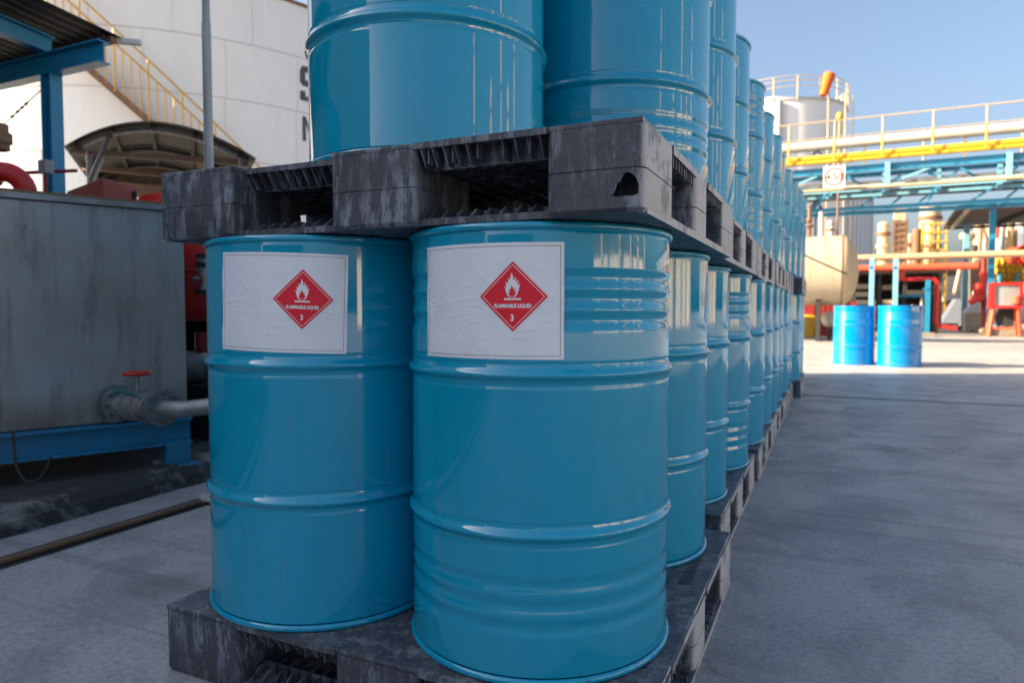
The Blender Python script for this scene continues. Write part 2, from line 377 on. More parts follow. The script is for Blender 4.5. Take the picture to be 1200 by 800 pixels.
def make_drum(name, ribbed, paintname, label, segs=128):
    d = thing(name, (0, 0, 0), label, 'drum', local=True)
    MB().lathe(profile(ribbed), segs, caps=False).build('body', paintname, d)
    MB().lathe(chime(.008, False), segs, caps=False).build('bottom_rim', paintname, d)
    tr = chime(.870, True)
    MB().lathe(tr, segs, caps=False).build('top_rim', paintname, d)
    lid = [(.2835, .872), (.279, .862), (.272, .858), (.225, .858), (.218, .861), (.01, .861)]
    ld = MB().lathe(lid, segs, caps=False).build('lid', paintname, d)
    MB().lathe([(.27, .014), (.2, .013), (.01, .013)], 48, caps=False).build('base', paintname, d)
    for (x, y, r) in ((.20, 0, .033), (-.20, 0, .019)):
        M = Matrix.Translation((x, y, .861)); MB().lathe([(r*1.25, 0), (r*1.2, .007), (r, .009), (r, .015), (r*.7, .016), (r*.66, .010), (.002, .010)], 24, M, caps=False).build('bung', 'grey_metal', ld)
    return d
# label sheets wrapped on the drum wall ------------------------------------------------
def wrap(bm, center_deg, zc, tilt, r):
    ct, st_ = cos(radians(tilt)), sin(radians(tilt))
    for v in bm.verts:
        x, y = v.co.x, v.co.y; x, y = x*ct - y*st_, x*st_ + y*ct
        a = radians(center_deg) + x/R0; rr = r + v.co.z
        v.co = (sin(a)*rr, -cos(a)*rr, zc + y)
def slice_u(bm, w_, step=.006):
    k_ = -w_
    while k_ < w_:
        bmesh.ops.bisect_plane(bm, geom=bm.verts[:]+bm.edges[:]+bm.faces[:], plane_co=(k_, 0, 0), plane_no=(1, 0, 0)); k_ += step
def decal(name, polys, mname, parent, deg, zc, tilt, off, w_=.16):
    bm = bmesh.new()
    for p in polys:
        vs = [bm.verts.new((x, y, 0)) for x, y in p]; bm.faces.new(vs)
    bmesh.ops.triangulate(bm, faces=[f for f in bm.faces if len(f.verts) > 4])
    slice_u(bm, w_); wrap(bm, deg, zc, tilt, R0+off)
    me = bpy.data.meshes.new(name); bm.to_mesh(me); bm.free(); me.materials.append(MATS[mname])
    o = bpy.data.objects.new(name, me); C.objects.link(o); o.parent = parent
    for p in me.polygons: p.use_smooth = True
    return o
def text_mesh(body, size, sx=1, offset=0, spacing=1):
    cu = bpy.data.curves.new('lettering', 'FONT'); cu.body = body; cu.size = size; cu.align_x = 'CENTER'; cu.offset = offset; cu.space_character = spacing; cu.resolution_u = 6
    o = bpy.data.objects.new('lettering', cu); C.objects.link(o); dg = bpy.context.evaluated_depsgraph_get()
    me = bpy.data.meshes.new_from_object(o.evaluated_get(dg)); bpy.data.objects.remove(o); bpy.data.curves.remove(cu)
    for v in me.vertices: v.co.x *= sx
    return me
def text_decal(body, size, sx, x0, y0, mname, parent, deg, zc, tilt, off, offset=0, name='lettering'):
    me = text_mesh(body, size, sx, offset); bm = bmesh.new(); bm.from_mesh(me)
    for v in bm.verts: v.co.x += x0; v.co.y += y0
    slice_u(bm, .1, .005); wrap(bm, deg, zc, tilt, R0+off); bm.to_mesh(me); bm.free()
    me.materials.clear(); me.materials.append(MATS[mname])
    o = bpy.data.objects.new(name, me); C.objects.link(o); o.parent = parent; return o
def hazard_label(drum, deg, tilt, zc=.7305):
    W2, H2 = .1525, .1085
    n = 60; bm = bmesh.new(); rnd = random.Random(int(deg*10)+5)
    # slightly uneven sheet of paper
    rows = 24; gr = []
    for jz in range(rows+1):
        row = []
        for i in range(n+1):
            u = -W2 + 2*W2*i/n; v_ = -H2 + 2*H2*jz/rows
            edge = max(abs(u)/W2, abs(v_)/H2)
            lift = .0008 + .00045*sin(u*60+deg)*sin(v_*45) + (.0012 if abs(u) > W2*.985 else 0)*max(0, sin(v_*50+deg))
            row.append(bm.verts.new((u, v_, lift)))
        gr.append(row)
    for jz in range(rows):
        for i in range(n): bm.faces.new((gr[jz][i], gr[jz][i+1], gr[jz+1][i+1], gr[jz+1][i]))
    wrap(bm, deg, zc, tilt, R0)
    me = bpy.data.meshes.new('hazard_label'); bm.to_mesh(me); bm.free(); me.materials.append(MATS['paper'])
    L = bpy.data.objects.new('hazard_label', me); C.objects.link(L); L.parent = drum
    L['label'] = 'white hazard sheet with a red flammable liquid diamond'
    for p in me.polygons: p.use_smooth = True
    a, b_ = W2-.0065, H2-.0062; e = .0007
    bl = [[(-a, b_), (a, b_), (a, b_-e), (-a, b_-e)], [(-a, -b_), (a, -b_), (a, -b_+e), (-a, -b_+e)], [(-a, -b_), (-a+e, -b_), (-a+e, b_), (-a, b_)], [(a-e, -b_), (a, -b_), (a, b_), (a-e, b_)]]
    decal('border_line', bl, 'ink', L, deg, zc, tilt, .0016)
    cx, cy, D = .0575, .0085, .0650
    dia = lambda s_: [(cx-s_, cy), (cx, cy-s_), (cx+s_, cy), (cx, cy+s_)]
    decal('red_diamond', [dia(D)], 'placard_red', L, deg, zc, tilt, .0019)
    o1, i1 = D-.0055, D-.0069; A = dia(o1); B = dia(i1)
    decal('diamond_outline', [[A[i], A[(i+1) % 4], B[(i+1) % 4], B[i]] for i in range(4)], 'placard_white', L, deg, zc, tilt, .0022)
    fl = [(-8, 0), (-13, 5), (-16, 12), (-17.5, 20), (-20, 26), (-14.5, 22.5), (-15.5, 30), (-17, 36), (-11.5, 31), (-10, 38), (-12, 44), (-7, 40), (-4.5, 46), (-2.5, 52), (-2, 58), (1, 52), (3, 46), (3, 39), (6.5, 43), (8, 48), (9.5, 41), (9.5, 34), (13.5, 38), (15.5, 42), (15, 34), (13.5, 27), (18, 30), (20, 33), (18.5, 24), (16.5, 15), (13, 6), (8, 0)]
    s_ = .00078
    fx = [(cx-.0012+x*s_*.95, cy-.0005+y*s_) for x, y in fl]
    decal('flame_symbol', [fx], 'placard_white', L, deg, zc, tilt, .0022)
    inn = [(-4, 1), (-8, 5), (-10, 10), (-6, 9.5), (-8, 15), (-7, 19), (-3.5, 16), (-3, 22), (-1, 28), (1.5, 23), (3, 17), (5.5, 20), (7.5, 22), (6.5, 15), (6, 11), (10.5, 13), (8.5, 6), (4, 1)]
    decal('inner_flame', [[(cx-.0012+x*s_*.95, cy-.0005+y*s_) for x, y in inn]], 'placard_red', L, deg, zc, tilt, .0025)
    decal('flame_bar', [[(cx-.0165, cy-.0065), (cx+.0155, cy-.0065), (cx+.0155, cy-.0030), (cx-.0165, cy-.0030)]], 'placard_white', L, deg, zc, tilt, .0022)
    text_decal('FLAMMABLE LIQUID', .0098, .80, cx-.0005, cy-.0205, 'placard_white', L, deg, zc, tilt, .0023, .00045)
    text_decal('3', .0165, .85, cx-.0012, cy-.0450, 'placard_white', L, deg, zc, tilt, .0023, .0005, 'class_number')

PH = .16
smooth_drum = None; rib_drum = None
def drum_at(ribbed, x, y, z, rot, label, group, deep_=False, first=[None, None]):
    i = 1 if ribbed else 0
    if first[i] is None:
        first[i] = make_drum('steel_drum', ribbed, 'teal_paint_deep' if deep_ else 'teal_paint', label); d = first[i]
    else: d = copy_tree(first[i])
    d.location = (x, y, z); d.rotation_euler = (radians(random.uniform(-.15, .15)), 0, rot)
    d['label'] = label
    if group: d['group'] = group
    elif 'group' in d: del d['group']
    return d
GL, GU = 'teal drums on the ground-level pallets', 'teal drums on the upper pallets'
ordn = ['first', 'second', 'third', 'fourth', 'fifth', 'sixth', 'seventh', 'eighth', 'ninth', 'tenth', 'eleventh', 'twelfth', 'thirteenth', 'fourteenth']
lowY = [1.431, 2.055, 2.71, 3.31, 3.95, 4.63, 5.20, 5.81, 6.46, 7.06, 7.65, 8.29, 8.95, 9.55]
lowX = [-.595, -.612, -.637, -.616, -.602, -.609, -.605, -.612, -.60, -.605, -.545, -.54, -.62, -.62]
upY = [2.06, 2.64, 3.31, 3.97, 4.59, 5.19, 5.80, 6.46, 7.05, 7.6, 8.29, 8.9, 9.5]
upX = [-.618, -.615, -.636, -.625, -.62, -.606, -.617, -.596, -.575, -.548, -.537, -.62, -.62]
DR = []
plain_first = drum_at(False, lowX[1], lowY[1], PH, 1.1, 'plain teal drum standing second in the lower right-hand row, directly behind the big front drum', GL)
d1 = drum_at(True, lowX[0], lowY[0], PH, 0, 'nearest teal drum, ribbed above and below its hoops, with a white flammable liquid sheet', GL)
# later ribbed copies must not inherit the label sheet, so copy them before sticking it on
for i in range(2, 14):
    rb = i == 3
    vis = ['smooth', 'ribbed'][rb]
    drum_at(rb, lowX[i], lowY[i], PH, random.uniform(0, 6), '%s teal drum, %s in line from the front of the lower lane-side row' % (vis, ordn[i]), GL)
for i in range(0, 13):
    rb = i in (0, 3)
    extra = {0: 'teal drum with ribbed foot at the worn front corner of the upper pallet', 3: 'ribbed teal drum, fourth in line of the upper lane-side row'}.get(i, 'smooth teal drum, %s in line from the front of the upper lane-side row' % ordn[i])
    drum_at(rb, upX[i], upY[i], 2*PH+.88, random.uniform(0, 6), extra, GU)
du = drum_at(False, -.916, 1.478, 2*PH+.88, .4, 'large smooth teal drum alone at the front centre of the upper pallet', GU)
for i in range(1, 14):
    drum_at(False, -1.20+random.uniform(-.01, .01), lowY[i], PH, random.uniform(0, 6), 'teal drum in the back row of the lower tier, hidden behind the labelled drums', 'teal drums in the back row of the lower tier')
for i in range(0, 13):
    drum_at(False, -1.215+random.uniform(-.01, .01), upY[i], 2*PH+.88, random.uniform(0, 6), 'teal drum in the back row of the upper tier, hidden behind the front upper drums', 'teal drums in the back row of the upper tier')
d0 = drum_at(False, -1.18, 1.405, PH, 0, 'smooth teal drum with a white flammable liquid sheet on the front left pallet corner', GL)
hazard_label(d1, 1.0, 0); hazard_label(d0, 18.0, -1.7)

# ------------------------------------------------------------------ pallets
PW, PD = 1.18, 1.15
BX = [(0, .235), (.515, .725), (1.0, 1.18)]; BY = [(0, .24), (.49, .67), (.93, 1.15)]
def rblock(x0, x1, y0, y1, z0, z1, c=.022):
    m_ = MB(); pts = []
    for cx_, cy_, a0 in ((x1-c, y0+c, -90), (x1-c, y1-c, 0), (x0+c, y1-c, 90), (x0+c, y0+c, 180)):
        for q in range(5): a = radians(a0+q*22.5); pts.append((cx_+c*cos(a), cy_+c*sin(a)))
    n = len(pts); zm = (z0+z1)/2; lv = [(z0, -.008), (z0+.008, 0), (zm-.0015, 0), (zm, -.0022), (zm+.0015, 0), (z1, 0)]
    mx, my = (x0+x1)/2, (y0+y1)/2; vs = []
    for z, o_ in lv:
        for x, y in pts:
            d = Vector((x-mx, y-my)); d = d*(1+o_/d.length) if d.length else d; vs.append((mx+d.x, my+d.y, z))
    m_.add(vs, [(i*n+k_, i*n+(k_+1) % n, (i+1)*n+(k_+1) % n, (i+1)*n+k_) for i in range(len(lv)-1) for k_ in range(n)], True)
    m_.face([vs[k_] for k_ in reversed(range(n))]); m_.face([vs[(len(lv)-1)*n+k_] for k_ in range(n)])
    return m_
def make_pallet(hero_top=False, label=''):
    p = thing('plastic_pallet', (0, 0, 0), label, 'pallet', local=True)
    # deck: thin top sheet, lattice ribs, rim
    m_ = MB(); z1 = PH; e = .004
    if hero_top:
        m_.box(.235+e, .515-e, .055, PD-e, z1-.010, z1); m_.box(e, .235, e, PD-e, z1-.010, z1); m_.box(.515, PW-e, e, PD-e, z1-.010, z1)
    else: m_.box(e, PW-e, e, PD-e, z1-.010, z1)
    dk = m_.build('deck', 'pallet', p, .002)
    m_ = MB(); n = 22
    for i in range(1, n): x = PW*i/n; m_.box(x-.0018, x+.0018, .075 if (hero_top and .24 < x < .51) else .012, PD-.012, z1-.042, z1-.0101)
    for i in range(2 if hero_top else 1, n): y = PD*i/n; m_.box(.012, PW-.012, y-.0019, y+.0019, z1-.0405, z1-.0102)
    m_.build('deck_lattice', 'pallet', dk)
    # rim lips over the fork openings with their gusset ribs, one piece for each opening
    for (x0, x1) in ((.235, .515), (.725, 1.0)):
        for yy, sgn in ((0, 1), (PD, -1)):
            m_ = MB(); dz = 0
            if hero_top and x0 < .3 and sgn == 1: yy = .045
            m_.box(x0-.004, x1+.004, min(yy, yy+sgn*.006), max(yy, yy+sgn*.006), z1-.013+dz, z1-.001+dz)
            nr = 11
            for i in range(nr):
                x = x0 + (x1-x0)*(i+.5)/nr; b0 = yy + sgn*.003
                if hero_top and sgn == 1 and i in (5, 6) and x0 > .3: continue
                m_.prism([(x-.0016, b0, z1-.012+dz), (x-.0016, b0+sgn*.048, z1-.012+dz), (x-.0016, b0+sgn*.048, z1-.046+dz), (x-.0016, b0+sgn*.022, z1-.046+dz)], (.0032, 0, 0))
            m_.box(x0, x1, min(yy+sgn*.047, yy+sgn*.050), max(yy+sgn*.047, yy+sgn*.050), z1-.048+dz, z1-.0115+dz)
            m_.build('edge_lip', 'pallet', dk)
    for (y0, y1) in ((.24, .49), (.67, .93)):
        for xx, sgn in ((0, 1), (PW, -1)):
            m_ = MB()
            m_.box(min(xx, xx+sgn*.006), max(xx, xx+sgn*.006), y0-.004, y1+.004, z1-.018, z1-.001)
            m_.box(min(xx+sgn*.05, xx+sgn*.053), max(xx+sgn*.05, xx+sgn*.053), y0, y1, z1-.042, z1-.0115)
            for i in range(9):
                y = y0 + (y1-y0)*(i+.5)/9; m_.box(min(xx+sgn*.004, xx+sgn*.052), max(xx+sgn*.004, xx+sgn*.052), y-.0016, y+.0016, z1-.040, z1-.0115)
            m_.build('edge_lip', 'pallet', dk)
    # drainage slots in the deck near its lane side
    m_ = MB()
    for y0 in (.20, .66):
        for i in range(12): m_.box(PW-.075, PW-.045, y0+i*.018, y0+i*.018+.007, z1-.0002, z1+.0008)
    for (cx_, cy_) in ((PW-.125, .20), (PW-.125, .66), (.12, .2), (.12, .66)): m_.lathe([(.017, z1), (.017, z1+.0009)], 20, Matrix.Translation((cx_, cy_, 0)))
    m_.build('deck_slots', 'dark', dk)
    # nine feet
    for i, (x0, x1) in enumerate(BX):
        for k_, (y0, y1) in enumerate(BY):
            if hero_top and i == 2 and k_ == 0:
                o = rblock(x0, x1, y0, y1, .0005, z1-.0105).build('foot', 'pallet', p); holed(o, x0, x1, y0, y1); continue
            rblock(x0+.0012, x1-.0012, y0+.0012, y1-.0012, .0005, z1-.0105, .03 if k_ == 1 else .016).build('foot', 'pallet', p)
    # bottom frame: runners and its open lattice
    m_ = MB()
    for (x0, x1) in ((.02, .19), (.545, .70), (.99, 1.1795)): m_.box(x0, x1, .025, PD-.02, 0, .016)
    for (y0, y1) in ((.022, .17), (.50, .66), (.97, PD-.018)): m_.box(.012, PW-.012, y0, y1, .0012, .0145)
    bf = m_.build('bottom_frame', 'pallet', p)
    for (x0, x1) in ((.235, .515), (.725, 1.0)):
        for (y0, y1) in ((.03, .15), (.99, 1.12)):
            m_ = MB(); m_.box(x0, x1, (y0+y1)/2-.002, (y0+y1)/2+.002, .0142, .033)
            for i in range(9):
                x = x0+.01+(x1-x0-.02)*i/8; m_.prism([(x-.0016, y0, .0126), (x-.0016, y1, .0126), (x-.0016, y1-.03, .034), (x-.0016, y0+.03, .034)], (.0032, 0, 0))
            m_.build('bottom_rib_row', 'pallet', bf)
    for (y0, y1) in ((.24, .49), (.67, .93)):
        m_ = MB(); m_.box(PW-.075, PW-.071, y0, y1, .0142, .028)
        for i in range(9): y = y0+.01+(y1-y0-.02)*i/8; m_.box(PW-.13, PW-.01, y-.0016, y+.0016, .0146, .026)
        m_.build('bottom_rib_row', 'pallet', bf)
    return p
def holed(o, x0, x1, y0, y1):
    cav = MB(); cav.box(x0+.010, x1-.010, y0+.006, y0+.060, .012, PH-.03); c1 = cav.build('cavity', 'pallet')
    hp = [(.098, .026), (.106, .036), (.110, .050), (.118, .054), (.124, .068), (.133, .074), (.146, .070), (.156, .060), (.161, .044), (.160, .026), (.148, .021), (.128, .023), (.112, .020)]
    hb = MB(); hb.prism([(x0+.122+(a-.098)*.76, y0-.02, .026+(z-.02)*.78) for a, z in hp], (0, .05, 0)); c2 = hb.build('cutter', 'pallet')
    for c_ in (c1, c2):
        md = o.modifiers.new('b', 'BOOLEAN'); md.operation = 'DIFFERENCE'; md.solver = 'EXACT'; md.object = c_
    dg = bpy.context.evaluated_depsgraph_get(); me = bpy.data.meshes.new_from_object(o.evaluated_get(dg)); o.modifiers.clear(); o.data = me
    me.materials.clear(); me.materials.append(MATS['pallet'])
    me.set_sharp_from_angle(angle=radians(38))
    for c_ in (c1, c2): bpy.data.objects.remove(c_)
hero = make_pallet(True, 'battered grey plastic pallet with a hole in its front corner foot, above the labelled drums')
hero.location = (-1.465, 1.14, PH+.88)
base = make_pallet(False, 'grey plastic pallet on the ground under the two labelled drums')
base.location = (-1.452, 1.12, 0)
lp = [(2.43, -.323, 0), (3.665, -.31, .3), (4.91, -.32, -.3), (6.16, -.315, 0), (7.40, -.238, 0), (8.66, -.33, 0)]
for i, (y, xr, rz) in enumerate(lp):
    q = copy_tree(base); q.location = (xr-PW, y, 0); q.rotation_euler = (0, 0, radians(rz)); q['group'] = 'ground-level pallets'
    q['label'] = 'grey plastic pallet on the ground, %s in line from the front' % ordn[i+1]
base['group'] = 'ground-level pallets'
upl = [(2.315, -.312, .2), (3.60, -.325, -.2), (4.85, -.32, 0), (6.1, -.318, .2), (7.36, -.24, 0), (8.62, -.33, 0)]
for i, (y, xr, rz) in enumerate(upl):
    q = copy_tree(base); q.location = (xr-PW, y, PH+.88); q.rotation_euler = (0, 0, radians(rz)); q['group'] = 'upper pallets carried by the lower drums'
    q['label'] = 'grey plastic pallet between the drum tiers, %s in line from the front' % ordn[i+1]
hero['group'] = 'upper pallets carried by the lower drums'

# ------------------------------------------------------------------ two royal-blue drums out in the sun
bd = make_drum('steel_drum', True, 'royal_paint', 'bright blue drum in the sun, the left one of the pair on the yard', 96)
bd.scale = (1.08,)*3; bd.location = (.375, 12.50, 0); bd.rotation_euler = (0, 0, .8); bd['group'] = 'pair of bright blue drums on the open yard'
b2 = copy_tree(bd); b2.location = (1.01, 12.27, 0); b2.rotation_euler = (0, 0, 2.3)
b2['label'] = 'bright blue drum in the sun, the right one of the pair casting a long shadow'

# ================================================================== LEFT SIDE
# grey steel service tank on a blue frame
A0 = Vector((-3.327, 1.79, 0)); A1 = Vector((-2.995, 2.473, 0)); dT = (A1-A0).normalized(); nT = Vector((-dT.y, dT.x, 0))  # nT points away (left/back)
if nT.x > 0: nT = -nT
L0 = A0 - dT*1.7; L1 = A1
tk = thing('steel_tank', (L0+L1)/2+nT*.6, 'grey rectangular steel tank with streaked wall on a blue frame, left of the drums', 'tank')
m = MB(); m.prism([L0+Vector((0, 0, .33)), L1+Vector((0, 0, .33)), L1+Vector((0, 0, 1.37)), L0+Vector((0, 0, 1.37))], nT*1.1); m.build('wall', 'tank_steel', tk, .006)
m = MB()
for z in (1.385,): m.beam(L0+nT*.02+Vector((0, 0, z)), L1+dT*.01+nT*.02+Vector((0, 0, z)), .07, .025); m.beam(L1+nT*.03+Vector((0, 0, z)), L1+nT*1.1+Vector((0, 0, z)), .07, .025)
m.build('top_flange', 'grey_metal', tk)
m = MB(); m.beam(L0+nT*.22+Vector((0, 0, 1.412)), L1+nT*.22+Vector((0, 0, 1.412)), .30, .022); m.build('walkway_plank', 'wood', tk)
m = MB(); m.ibeam(L0-nT*.0+Vector((0, 0, .262)), L1+dT*.01+Vector((0, 0, .262)), .10, .13); m.ibeam(L0+nT*1.05+Vector((0, 0, .262)), L1+nT*1.05+Vector((0, 0, .262)), .10, .13)
m.build('frame', 'blue_steel', tk)
for s0 in (L1-dT*.06, L1-dT*.06+nT*1.05, L0+dT*.1, L0+dT*.1+nT*1.05):
    m = MB(); m.beam(s0+Vector((0, 0, .1)), s0+Vector((0, 0, .215)), .13, .11, dT); m.beam(s0+Vector((0, 0, .088)), s0+Vector((0, 0, .1)), .2, .19, dT); m.build('leg', 'blue_steel', tk, .004)
# outlet valve on its lower right
vc = deep(131, 472, 3.32); ax = (deep(205, 482, 3.02) - vc); ax.z = 0; axn = ax.normalized()
tp = vc - nT*.0
out = thing('gate_valve', deep(180, 475, 3.1), 'rusty grey gate valve with a small red handwheel and bent outlet pipe', 'valve')
def disc(c, d, r, th, n=32):
    d = Vector(d).normalized(); q = d.to_track_quat('Z', 'Y').to_matrix().to_4x4(); return Matrix.Translation(c) @ q
p0 = deep(133, 473, 3.30); p1 = deep(152, 474, 3.22); p2 = deep(172, 476, 3.14); p3 = deep(190, 478, 3.05); p4 = deep(208, 480, 3.0); p5 = deep(262, 474, 3.0)
pd = (p3-p0).normalized()
FL = []
for c_, r_ in ((p0, .092), (p0+pd*.045, .080), (p3-pd*.040, .080), (p3-pd*.010, .082)):
    FL.append(MB().lathe([(r_-.002, 0), (r_, .003), (r_, .016), (r_*.65, .018)], 28, disc(c_, pd, 0, 0)).build('flange', 'galv', out))
m = MB(); m.tube([p0-pd*.08, p0+pd*.02, p0+pd*.08, p1, p2, p3-pd*.05, p3], [.045, .045, .043, .064, .066, .045, .045], 20); vb = m.build('valve_body', 'grey_metal', out)
MB().lathe([(.06, 0), (.072, .004), (.072, .014), (.06, .018)], 24, disc((p1+p2)/2-pd*.045, pd, 0, 0)).build('body_ring', 'galv', vb)
MB().lathe([(.06, 0), (.072, .004), (.072, .014), (.06, .018)], 24, disc((p1+p2)/2+pd*.05, pd, 0, 0)).build('body_ring', 'galv', vb)
for ff, fo in ((p0+pd*.03, FL[1]), (p3-pd*.022, FL[2])):
    q = pd.to_track_quat('Z', 'Y').to_matrix().to_4x4(); M_ = Matrix.Translation(ff) @ q
    for i in range(8):
        a = 2*pi*i/8; c_ = M_ @ Vector((.066*cos(a), .066*sin(a), -.03)); e_ = M_ @ Vector((.066*cos(a), .066*sin(a), .05)); MB().tube([c_, e_], .007, 6).build('bolt', 'rusty', fo)
m = MB(); sp0 = (p1+p2)/2; m.tube([sp0, sp0+Vector((0, 0, .06))], [.035, .028], 14); m.tube([sp0+Vector((0, 0, .06)), sp0+Vector((0, 0, .068))], .05, 14); m.tube([sp0+Vector((0, 0, .07)), sp0+Vector((0, 0, .15))], .012, 10); m.build('bonnet', 'galv', out)
hw = sp0+Vector((0, 0, .150)); m = MB(); ring = [hw+Vector((.055*cos(a), .055*sin(a), 0)) for a in [2*pi*i/24 for i in range(25)]]; m.tube(ring, .009, 8, False)
for i in range(4): a = pi/2*i+.3; m.tube([hw, hw+Vector((.055*cos(a), .055*sin(a), 0))], .006, 6)
m.build('handwheel', 'red', out)
m = MB(); m.pipe([p3, p4, p5, p5+Vector((.25, .35, .02))], .036, 18, .05); m.build('outlet_pipe', 'galv', out)
m = MB(); m.tube([p0+Vector((0, -.03, .05)), p1+Vector((0, -.04, .07)), p2+Vector((0, -.05, .06)), p3+Vector((0, -.05, .02))], .006, 6); m.build('strap', 'green_strap', out)
# hose under the frame, small tap
hs = [deep(x, y, 2.85) for x, y in ((15, 505), (17, 530), (20, 550), (30, 565), (45, 563), (55, 548), (60, 535))]
single(MB().pipe(hs, .006, 8, .02), 'hose', 'dark_hose', 'short drooping dark green hose hanging under the blue frame beam', 'hose')
# rod lying in the gutter and scrap of plastic
r0 = Vector((-2.56, .9, .018)); r1 = Vector((-2.535, 2.15, .018))
single(MB().tube([r0, (r0+r1)/2+Vector((.006, 0, 0)), r1], .012, 10), 'rusty_rod', 'rusty', 'long thin rusty pipe lying along the gutter', 'pipe')
m = MB(); c_ = Vector((-2.53, 2.2, .0))
pts = []
for i in range(60):
    a = random.uniform(0, 2*pi); r_ = random.uniform(.2, 1)*.05; pts.append(c_+Vector((r_*cos(a), r_*sin(a), random.uniform(.005, .055))))
for i in range(0, 57, 3): m.face([pts[i], pts[i+1], pts[i+2]])
single(m, 'plastic_scrap', 'plastic_white', 'crumpled white plastic scrap at the end of the rusty gutter pipe', 'litter')
# red vessel behind the tank with handwheel and clutter beneath
rv = deep(226, 330, 4.3)
t = thing('red_vessel', (rv.x-.3, rv.y+.2, 0), 'red painted vessel with side handwheel behind the grey tank', 'vessel')
M_ = Matrix.Translation((rv.x-.28, rv.y+.35, 0))
MB().lathe([(.02, .80), (.30, .80), (.40, .83), (.44, .90), (.44, 1.55), (.40, 1.62), (.02, 1.66)], 40, M_).build('shell', 'red', t)
for a in (0, 2.1, 4.2): MB().tube([(rv.x-.28+.3*cos(a), rv.y+.35+.3*sin(a), .0), (rv.x-.28+.3*cos(a), rv.y+.35+.3*sin(a), .82)], .03, 8).build('leg', 'dark', t)
hc = deep(225, 328, 3.95); m = MB(); ring = [hc+RT*.055*cos(a)+Vector((0, 0, .055*sin(a))) for a in [2*pi*i/24 for i in range(25)]]; m.tube(ring, .008, 8, False)
for i in range(5): a = 2*pi*i/5; m.tube([hc, hc+RT*.055*cos(a)+Vector((0, 0, .055*sin(a)))], .005, 6)
m.build('handwheel', 'red_dull', t); m = MB(); m.tube([hc, deep(236, 326, 4.0)], .016, 8); m.tube([deep(236, 300, 4.0), deep(236, 345, 4.0)], .022, 10); m.build('stem', 'galv', t)
m = MB(); m.tube([deep(238, 298, 4.0), deep(238, 302, 4.0)], .04, 12); m.tube([deep(238, 308, 4.0), deep(238, 313, 4.0)], .045, 12); m.tube([deep(238, 340, 4.0), deep(238, 345, 4.0)], .04, 12); m.build('flange', 'dark', t)
m = MB()
for i in range(14): q = deep(214+i*3.4, 400, 5.0); m.beam((q.x, q.y, .5), (q.x, q.y, .95), .04, .02)
q0 = deep(205, 400, 5.02); q1 = deep(262, 400, 5.02)
for z in (.52, .94): m.beam((q0.x, q0.y, z), (q1.x, q1.y, z), .03, .03)
single(m, 'slatted_guard', 'dark', 'dark slatted metal guard seen in the gap behind the grey tank', 'guard')
t = thing('pump', deep(230, 440, 4.4), 'grey pump with flanges in the gap behind the grey tank', 'pump')
q = deep(238, 430, 4.3); M_ = Matrix.Translation(q) @ RT.to_track_quat('Z', 'Y').to_matrix().to_4x4()
MB().lathe([(.04, -.16), (.09, -.15), (.10, -.1), (.10, .02), (.06, .04), (.06, .08), (.12, .09), (.12, .12), (.03, .13)], 28, M_).build('motor', 'grey_metal', t)
MB().tube([q+Vector((0, 0, .1)), q+Vector((0, 0, .22))], .045, 14).build('outlet', 'red_dull', t)
MB().box(q.x-.2, q.x+.2, q.y-.12, q.y+.12, .08, q.z-.1).build('bedplate', 'dark', t, .005)
m = MB(); 
for i in range(3): m.pipe([deep(200, 462+i*14, 4.6+i*.2), deep(262, 458+i*14, 4.6+i*.2)], .03, 10)
single(m, 'drain_pipes', 'galv', 'bundle of grey pipes low behind the grey tank', 'pipe')
# red steel box, red elbow pipe, light pole
q = deep(108, 222, 4.5)
t = thing('red_cabinet', q, 'dull red metal box standing behind the grey tank, by the blue post', 'cabinet')
qa, qb, qc = deep(78, 215, 4.8), deep(120, 208, 4.3), deep(160, 212, 4.65)
m = MB(); m.prism([Vector((p_.x, p_.y, 1.25)) for p_ in (qa, qb, qc, qa+qc-qb)], (0, 0, qb.z-1.25)); m.build('body', 'red_dull', t, .006)
m = MB(); qq = (qb+qc)/2; m.beam(Vector((qc.x, qc.y, 1.62))+(qb-qc)*.06+FW*-.01, Vector((qc.x, qc.y, 1.68))+(qb-qc)*.06+FW*-.01, .03, .02); m.build('latch', 'dark', t)
m = MB(); q0 = Vector((qa.x, qa.y, 0)); 
for p_ in (qa, qb, qc): m.tube([(p_.x*.99, p_.y*1.005, .08), (p_.x*.99, p_.y*1.005, 1.26)], .02, 8)
m.build('support_leg', 'dark', t)
pts = [deep(-60, 205, 4.3), deep(12, 201, 4.3), deep(30, 216, 4.35), deep(34, 300, 4.4)]
t = thing('red_pipe', deep(20, 210, 4.3), 'bright red pipe elbow above the grey tank at the far left', 'pipe')
MB().pipe(pts, .062, 20, .055).build('pipe_run', 'red', t)
MB().lathe([(.062, 0), (.085, .002), (.085, .02), (.062, .022)], 24, disc(deep(-10, 203, 4.3), (deep(12, 201, 4.3)-deep(-60, 205, 4.3)), 0, 0)).build('flange', 'red_dull', t)
t = thing('pipe_rail', deep(55, 200, 4.6), 'thin reddish handrail with a grey junction box behind the red pipe', 'rail')
m = MB(); m.tube([deep(20, 203, 4.6), deep(90, 200, 4.6)], .012, 8); m.tube([deep(53, 195, 4.6), deep(55, 300, 4.6)], .014, 8); m.build('rail', 'red_dull', t)
a_ = deep(54, 196, 4.55); MB().box(a_.x-.04, a_.x+.04, a_.y-.03, a_.y+.03, a_.z-.045, a_.z+.045).build('junction_box', 'grey_metal', t, .005)
q = deep(247, 300, 4.9)
t = thing('lamp_pole', (q.x, q.y, 0), 'tall thin galvanised pole rising behind the left pallet corner', 'pole')
